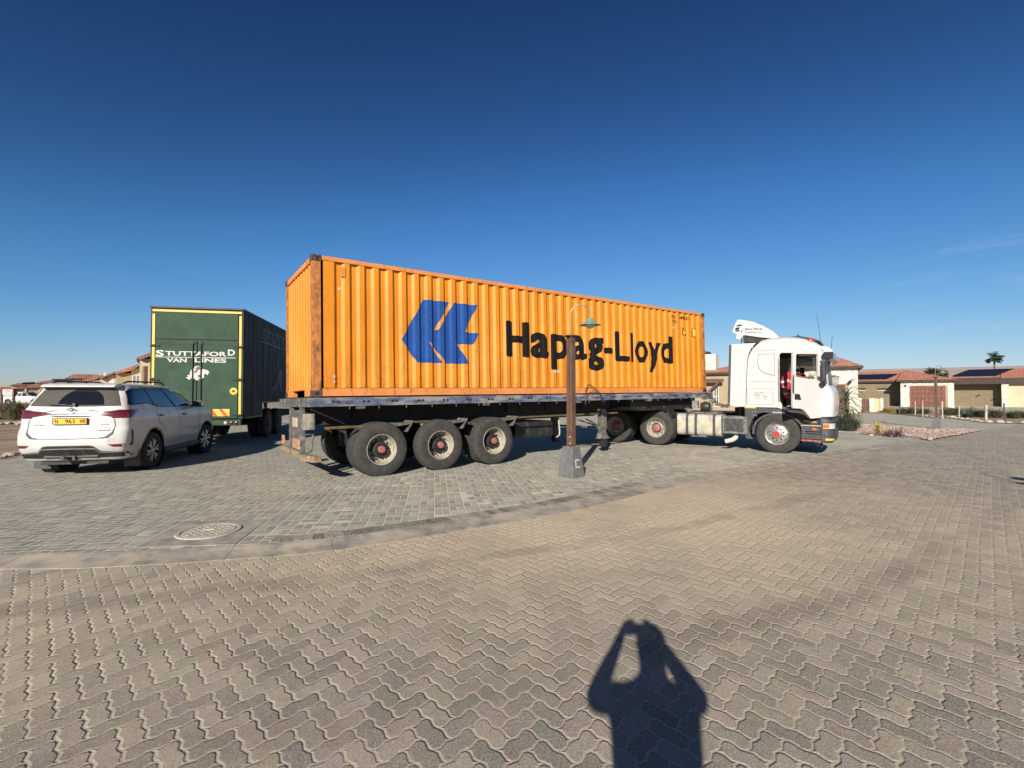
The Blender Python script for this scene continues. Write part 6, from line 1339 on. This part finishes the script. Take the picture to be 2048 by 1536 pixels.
row_house('house with a brown hipped roof in the middle of the left-hand row', 131, 70, 165, [(132, 200, 757, 'cream')], [([(129, 757), (146, 748.5), (196, 749), (204, 757)], 'tilebrown')], 8)
row_house('flat-topped beige house between the brown roof and the feathery shrub', 104, 66, 118, [(105, 133, 759.5, 'beige')], [([(103, 760), (104, 757.8), (134, 757.8), (134, 760)], 'tiledark')], 8)
row_house('long pink-roofed cream house behind the pickup', 71, 75, 90, [(72, 105, 766, 'cream')], [([(69, 766.5), (84, 762.5), (105, 760), (106, 766.5)], 'tilebrown')], 8)
t, h = row_house('cream house with dark solar panels on its roof, far left', 20, 84, 45, [(21, 72, 770.5, 'cream')], [([(18, 771), (34, 766.5), (70, 764.5), (72, 771)], 'tilebrown')], 8)
b = MB(); b.prism([(h.X(42), h.Z(42, 768.5)), (h.X(46), h.Z(46, 765)), (h.X(68), h.Z(68, 764)), (h.X(70), h.Z(70, 767.5))], 'y', -.42, -.36); b.build('solar_panel', 'solar', t)
t, h = row_house('small house with cream corner posts right behind the pickup cab', 50, 66, 62, [(51, 81, 775, 'beige')], [([(47, 776), (60, 770.5), (80, 768.5), (84, 775.5)], 'tilebrown')], 6)
for a in (49.5, 77): b = MB(); b.bx(h.X(a), h.X(a + 3.5), -.12, .12, -.4, h.Z(a, 776)); b.build('corner_post', 'cream', t)
row_house('lowest house of the row at the left edge with a faded red roof', -14, 72, 10, [(-14, 28, 780.5, 'window_white')], [([(-16, 781), (-8, 774.5), (20, 773), (31, 780.5)], 'tile')], 7)
row_house('dim little house between the faded red roof and the pickup', 29, 74, 40, [(30, 50, 777, 'beige')], [([(27, 777.5), (40, 773.5), (50, 773), (51, 777.5)], 'tilebrown')], 6)

# ------------------------------------------------------------------ plants
def leaf_mesh(b, p, d, L, w_, up=None, bend=.3, seg=3):
    """one tapered arching blade"""
    d = Vector(d).normalized(); s_ = d.cross(Vector((0, 0, 1)));
    if s_.length < .01: s_ = Vector((1, 0, 0))
    s_.normalize(); p = Vector(p); vs = []; 
    for k in range(seg + 1):
        t = k / seg; ww = w_ * (1 - t) ** .7 * .5 + .0008; vs += [p + s_ * ww, p - s_ * ww]
        d = (d + Vector((0, 0, -bend / seg))).normalized(); p = p + d * (L / seg)
    b.add(vs, [(2 * k, 2 * k + 1, 2 * k + 3, 2 * k + 2) for k in range(seg)])
def bush(name, label, cat, loc, rx, rz, n, m, L=.22, w_=.02, seed=0, group=None, spread=.8, twigs=True, parts=True):
    random.seed(seed); t = thing(name, label, cat, (loc[0], loc[1], loc[2]), (0, 0, 0), group)
    b = MB()
    for k in range(n):
        a = random.random() * 2 * pi; r = rx * sqrt(random.random()) * .85; hz = rz * random.random() ** .8 * (1 - .55 * (r / rx) ** 2); lump = .75 + .5 * noise.noise(Vector((cos(a) * 2 + seed, sin(a) * 2, hz * 3)))
        p = (r * cos(a) * lump, r * sin(a) * lump, hz * .85 * lump)
        d = Vector((cos(a) * spread * random.uniform(.3, 1.3), sin(a) * spread * random.uniform(.3, 1.3), random.uniform(.5, 1.2)))
        leaf_mesh(b, p, d, L * random.uniform(.6, 1.3), w_, bend=random.uniform(.0, .5), seg=2)
    b.build('foliage', m, t, recalc=False)
    if twigs:
        b = MB()
        for k in range(9): a = random.random() * 6.28; b.tube([(0, 0, -.03), (rx * .4 * cos(a), rx * .4 * sin(a), rz * .45), (rx * .65 * cos(a), rx * .65 * sin(a), rz * .8)], [.02, .012, .005], 5)
        b.build('stem', 'bark', t)
    return t
p_ = at(1697, 864); bush('shrub', 'dark green needle-leaved shrub beneath the tall aloe beside the truck', 'shrub', (p_.x, p_.y + .35, .0), .80, .92, 5200, 'foliagedark', .20, .012, 3, spread=.55)
# tall aloe with drooping leaves
def aloe(loc, label, h, n, L, m='aloe', cat='aloe', name='aloe_plant', w_=.07, seed=1, z0=.35, droop=1.5):
    random.seed(seed); t = thing(name, label, cat, loc); b = MB(); b.tube([(0, 0, -.02), (.03, 0, h * .5), (0, 0, h)], [.07, .055, .05], 8); b.build('stem', 'bark', t, smooth=60)
    b = MB()
    for k in range(n):
        a = k * 2.4 + random.random() * .5; q = k / n; z = h * (z0 + (1 - z0) * q); el = radians(5 + 70 * q ** 1.5); leaf_mesh(b, (.04 * cos(a), .04 * sin(a), z), (cos(a) * cos(el), sin(a) * cos(el), sin(el) + .45), L * random.uniform(.8, 1.15), w_, bend=droop - .5 * q, seg=8)
    o = b.build('leaf', m, t, recalc=False); sm = o.modifiers.new('s', 'SOLIDIFY'); sm.thickness = .012; return t
pa = (col(1693, 21.2), 21.2, 0); aloe(pa, 'tall aloe with long drooping grey-green leaves rising over the dark shrub', 1.62, 66, .78, z0=.35, seed=5, droop=3.2)
p_ = at(1760, 871); aloe((p_.x, p_.y + .12, .03), 'small upright yellow-green succulent at the edge of the gravel island', .36, 46, .17, 'aloeyel', 'succulent', 'succulent_plant', .035, 7, .05)
p_ = at(1777, 872.5); aloe((p_.x, p_.y + .1, .03), 'low orange-tinted rosette next to the yellow succulent', .10, 26, .17, mat('orange_succulent', (.36, .15, .06), .6, isl=.8), 'succulent', 'succulent_plant', .03, 8, .05)
p_ = at(1801, 875); aloe((p_.x, p_.y + .1, .03), 'dark purple spiky rosette on the gravel by the pale kerb stones', .12, 40, .24, 'purple', 'succulent', 'succulent_plant', .03, 9, .05)
p_ = at(1790, 875); aloe((p_.x, p_.y + .2, .03), 'thin purple-leaved sprig left of the dark rosette', .16, 14, .2, 'purple', 'succulent', 'succulent_plant', .02, 19, .05)
# plants seen between fuel tank and cab
for k, (px, D, s_) in enumerate(((1421, 26.5, .9), (1446, 26.0, .62), (1462, 26.4, .5), (1476, 26.2, .55))):
    lb = ('tall spiky agave seen above the fuel tank of the truck', 'low pale agave behind the truck chassis, left of three', 'middle low agave behind the truck chassis', 'low agave behind the truck chassis nearest the cab')[k]
    aloe((col(px, D), D, .0), lb, .55 * s_ + (.62 if k == 0 else 0), 34, .50 * s_, mat('agave_leaf_%d' % k, (.33, .33, .20), .6, var=.2, isl=.7), 'agave', 'agave_plant', .06, 20 + k, .3 if k == 0 else .1)
random.seed(11)
def rock_mesh(seed):
    random.seed(seed); bm = bmesh.new(); bmesh.ops.create_icosphere(bm, subdivisions=2, radius=1)
    for v in bm.verts: v.co *= 1 + .35 * noise.noise(v.co * 1.3 + Vector((seed * 3, 0, 0))); v.co.z *= .62
    me = bpy.data.meshes.new('rock'); bm.to_mesh(me); bm.free(); me.materials.append(M['rock']); return me
RM = [rock_mesh(k) for k in range(5)]
def rocks(pts, s0, s1, label, group, seed=0):
    random.seed(seed)
    for x, y in pts:
        o = bpy.data.objects.new('rock', RM[random.randrange(5)]); C.objects.link(o); s_ = random.uniform(s0, s1); o.scale = (s_, s_ * random.uniform(.7, 1), s_ * random.uniform(.7, 1.1)); o.rotation_euler = (0, 0, random.random() * 6.28)
        o.location = (x, y, gz(x, y) + s_ * .28); tag(o, label, 'rock', group)
# white rock edging along the garden bed, far right
e = [at(x, y) for x, y in [(1855, 833), (1870, 834), (1885, 834.5), (1900, 835.5), (1922, 838), (1945, 842), (1972, 845.5), (2010, 846.5), (2048, 847)]]
pl = resample([Vector(p) for p in e], .42); rocks([(p.x + random.uniform(-.12, .12), p.y + random.uniform(0, .35)) for p in pl], .10, .20, 'pale rock in the edging row along the garden bed behind the wire fence', 'rocks edging the garden bed', 5)
e = [at(x, y) for x, y in [(-60, 852.5), (0, 851.5), (40, 850), (62, 847)]]
pl = resample([Vector(p) for p in e], .34); rocks([(p.x + random.uniform(-.25, .25), p.y + random.uniform(-.2, 1.2)) for p in pl], .08, .17, 'whitish stone in the row between the sandy patch and the hedge', 'stones below the hedge', 6)
rocks([(p.x + random.uniform(-.6, .6), p.y + random.uniform(.8, 2.6)) for p in pl for _ in (0, 1)], .08, .17, 'brownish stone scattered at the foot of the hedge', 'stones at the foot of the hedge', 16)
e = [at(x, y) for x, y in [(-70, 925), (0, 915.5), (30, 908), (62, 899)]]
pl = resample([Vector(p) for p in e], .30); rocks([(p.x + random.uniform(-.08, .08), p.y + random.uniform(0, .2)) for p in pl], .07, .14, 'edging stone where the sandy patch meets the paving, left of the white car', 'stones edging the paving', 7)
# hedge of dry shrubs on the left, each its own
for k in range(11):
    px = -46 + k * 13; D = 28.5 + random.uniform(-.8, 1.2); x = col(px, D)
    hb_ = bush('shrub', '%s shrub, %s of eleven in the dry hedge counted from the left edge' % ('dusty green' if k % 3 == 0 else 'dry brown', ('first', 'second', 'third', 'fourth', 'fifth', 'sixth', 'seventh', 'eighth', 'ninth', 'tenth', 'eleventh')[k]), 'shrub', (x, D, gz(x, D)), .75, 1.15 * random.uniform(.8, 1.15), 1500, 'drygrass' if k % 3 else 'foliage', .26, .022, 30 + k, 'shrubs forming the hedge on the left', spread=.4)
# feathery tree behind the white car
def palm(name, label, cat, loc, h, n, L, lean=.0, m='foliage', droop=1., trunk=.14, leaf=.30, seed=3):
    random.seed(seed); t = thing(name, label, cat, loc)
    b = MB(); b.tube([(0, 0, -.1), (lean * .3, 0, h * .5), (lean, 0, h)], [trunk * 1.2, trunk, trunk * .8], 9); b.build('trunk', 'bark', t, smooth=60)
    for k in range(n):
        b = MB(); a = k * 2.4 + random.random() * .4; el = radians(random.uniform(-35, 80)); d = Vector((cos(a) * cos(el), sin(a) * cos(el), sin(el))); p = Vector((lean, 0, h)); P = [p.copy()]
        for q in range(8): d = (d + Vector((0, 0, -.11 * droop))).normalized(); p = p + d * L / 8; P.append(p.copy())
        b.tube(P, [.03, .028, .025, .02, .018, .015, .012, .009, .005], 4)
        for q in range(2, 9):
            for s_ in (-1, 1):
                for e_ in range(2):
                    tdir = (P[q] - P[q - 1]).normalized(); side_ = tdir.cross(Vector((0, 0, 1))); side_ = side_.normalized() if side_.length > .01 else Vector((1, 0, 0))
                    leaf_mesh(b, P[q] + tdir * (e_ * L / 16), side_ * s_ + tdir * .7 + Vector((0, 0, -.15)), leaf * (1.1 - .08 * q), .07 * leaf / .3, bend=.6, seg=2)
        b.build('frond', m, t, recalc=False)
    return t
palm('palm_tree', 'palm tree standing against the sky above the far-right roof', 'palm', (col(1990, 92), 92, .2), hgt(717, 92), 44, 1.25, m='foliagedark', droop=.8, leaf=.75, trunk=.16, seed=4)
palm('palm_tree', 'low wide palm crown just above the roof of the garage house', 'palm', (col(1863, 78), 78, .2), hgt(748, 78), 46, .95, m='foliagedark', droop=.9, leaf=.75, seed=6)
palm('palm_tree', 'second low palm crown behind the roof, right of the wider one', 'palm', (col(1885, 80), 80, .2), hgt(750, 80), 36, .8, m='foliagedark', droop=.9, leaf=.7, seed=8)
bush('shrub', 'feathery grey-green shrub standing behind the left side of the white car', 'shrub', (col(101, 34), 34, gz(-33, 34)), .85, 2.5, 3000, 'foliage', .42, .03, 9, spread=.6)
bush('shrub', 'darker upright bush left of the feathery shrub behind the white car', 'shrub', (col(110, 36), 36, gz(-33, 36)), .6, 2.9, 1600, 'foliagedark', .5, .035, 10, spread=.9)
bush('shrub', 'rust-red twiggy plant beside the white car rear corner', 'shrub', (at(57, 850).x, at(57, 850).y, .05), .45, 1.0, 260, mat('rusty_twigs', (.22, .07, .045), .8, isl=.6), .35, .03, 12, spread=.6)
# shrubs in the garden bed on the right
for k, (px, py, r, h, m_) in enumerate(((1779, 826, .75, .55, 'aloeyel'), (1803, 829, .55, .6, 'foliage'), (1825, 829, .75, .7, 'foliage'), (1848, 829, .6, .6, 'foliagedark'), (1896, 831, .8, .75, 'foliage'), (1912, 831, .65, .7, 'foliage'), (1944, 835, .62, .75, 'foliage'), (1964, 836, .5, .6, 'foliage'), (1992, 837, .62, .75, 'foliage'), (2028, 838, .55, .6, 'foliage'), (2046, 837, .5, .6, 'foliagedark'), (1935, 838, .3, .35, 'foliagedark'))):
    p_ = at(px, py); bush('shrub', (['yellow-green low bush right beside the low gated wall', 'small bush just left of the first orange-topped stake', 'bushy plant between the grey stake and the first orange-topped stake', 'dark plant between the first two orange-topped stakes', 'widest green bush just right of the brown lamp post', 'green bush behind the thin stake right of the lamp post', 'rounded green tuft left of the thickest pale stake', 'small tuft touching the left of the thickest pale stake', 'rounded green tuft between the thickest pale stake and the grey one', 'green tuft just right of the grey end stake', 'dark tuft cut by the right edge of the photo', 'smallest dark sprig among the pale rocks behind the fence'])[k], 'shrub', (p_.x, p_.y, gz(p_.x, p_.y) + .03), r, h, 900, m_, .2, .02, 50 + k, 'low shrubs in the garden bed')
# wire fence stakes and strands
FS = [(1799, 829.5, 810, 0), (1830.5, 830, 803, 1), (1845.5, 834, 801, 1), (1871, 834, 800.5, 1), (1885.5, 838, 803, 1), (1918, 836, 812, 0), (1972, 844, 810.5, 0), (2010, 846, 806, 0)]
fn = thing('wire_fence', 'sagging wire fence on thin pale stakes in front of the garden bed', 'fence', (0, 0, 0)); tops = []
for k, (px, pb_, pt_, tip) in enumerate(FS):
    p = at(px, pb_); D = p.y; h = hgt(pt_, D); b = MB(); b.tube([(p.x, p.y, -.05), (p.x + random.uniform(-.04, .04), p.y, h)], .035 if px != 1972 else .06, 8); st = b.build('stake', 'stake' if px not in (1799, 2010) else 'wire', fn, smooth=60); tops.append((p.x, p.y, h))
    if tip: b = MB(); b.tube([(p.x, p.y, h - .35), (p.x, p.y, h + .004)], .04, 8); b.build('painted_top', 'staketip', st, smooth=60)
for q in (.15, .45, .72):
    b = MB(); P = []
    for (x0, y0, h0), (x1, y1, h1) in zip(tops, tops[1:]):
        for k in range(6): t_ = k / 6; P.append((x0 + (x1 - x0) * t_, y0 + (y1 - y0) * t_, (h0 + (h1 - h0) * t_) * q - .10 * sin(pi * t_)))
    b.tube(P, .006, 4); b.build('strand', 'wire', fn)
# sign board on two posts by the hedge
D = 31.; sg_ = thing('sign_board', 'pale notice board with two lines of grey text on brown posts above the hedge', 'sign', (col(15, D), D, gz(-30, D)))
for px in (3.5, 28): b = MB(); x = col(px, D) - col(15, D); b.bx(x - .05, x + .05, -.05, .05, -.1, hgt(780.5, D)); b.build('post', 'wood', sg_, bevel=.005)
b = MB(); b.bx(col(5.5, D) - col(15, D), col(26.5, D) - col(15, D), -.02, .02, hgt(792.5, D), hgt(781.5, D)); bd = b.build('board', 'sign', sg_, bevel=.005)
t = MB(); text_on(t, 'Villa', -.07, .13, hgt(784.3, D), .06, lambda a, z: (a, -.024, z)); text_on(t, 'Private Estate', -.17, .24, hgt(787.3, D), .06, lambda a, z: (a, -.024, z)); t.build('lettering', 'grey', bd)
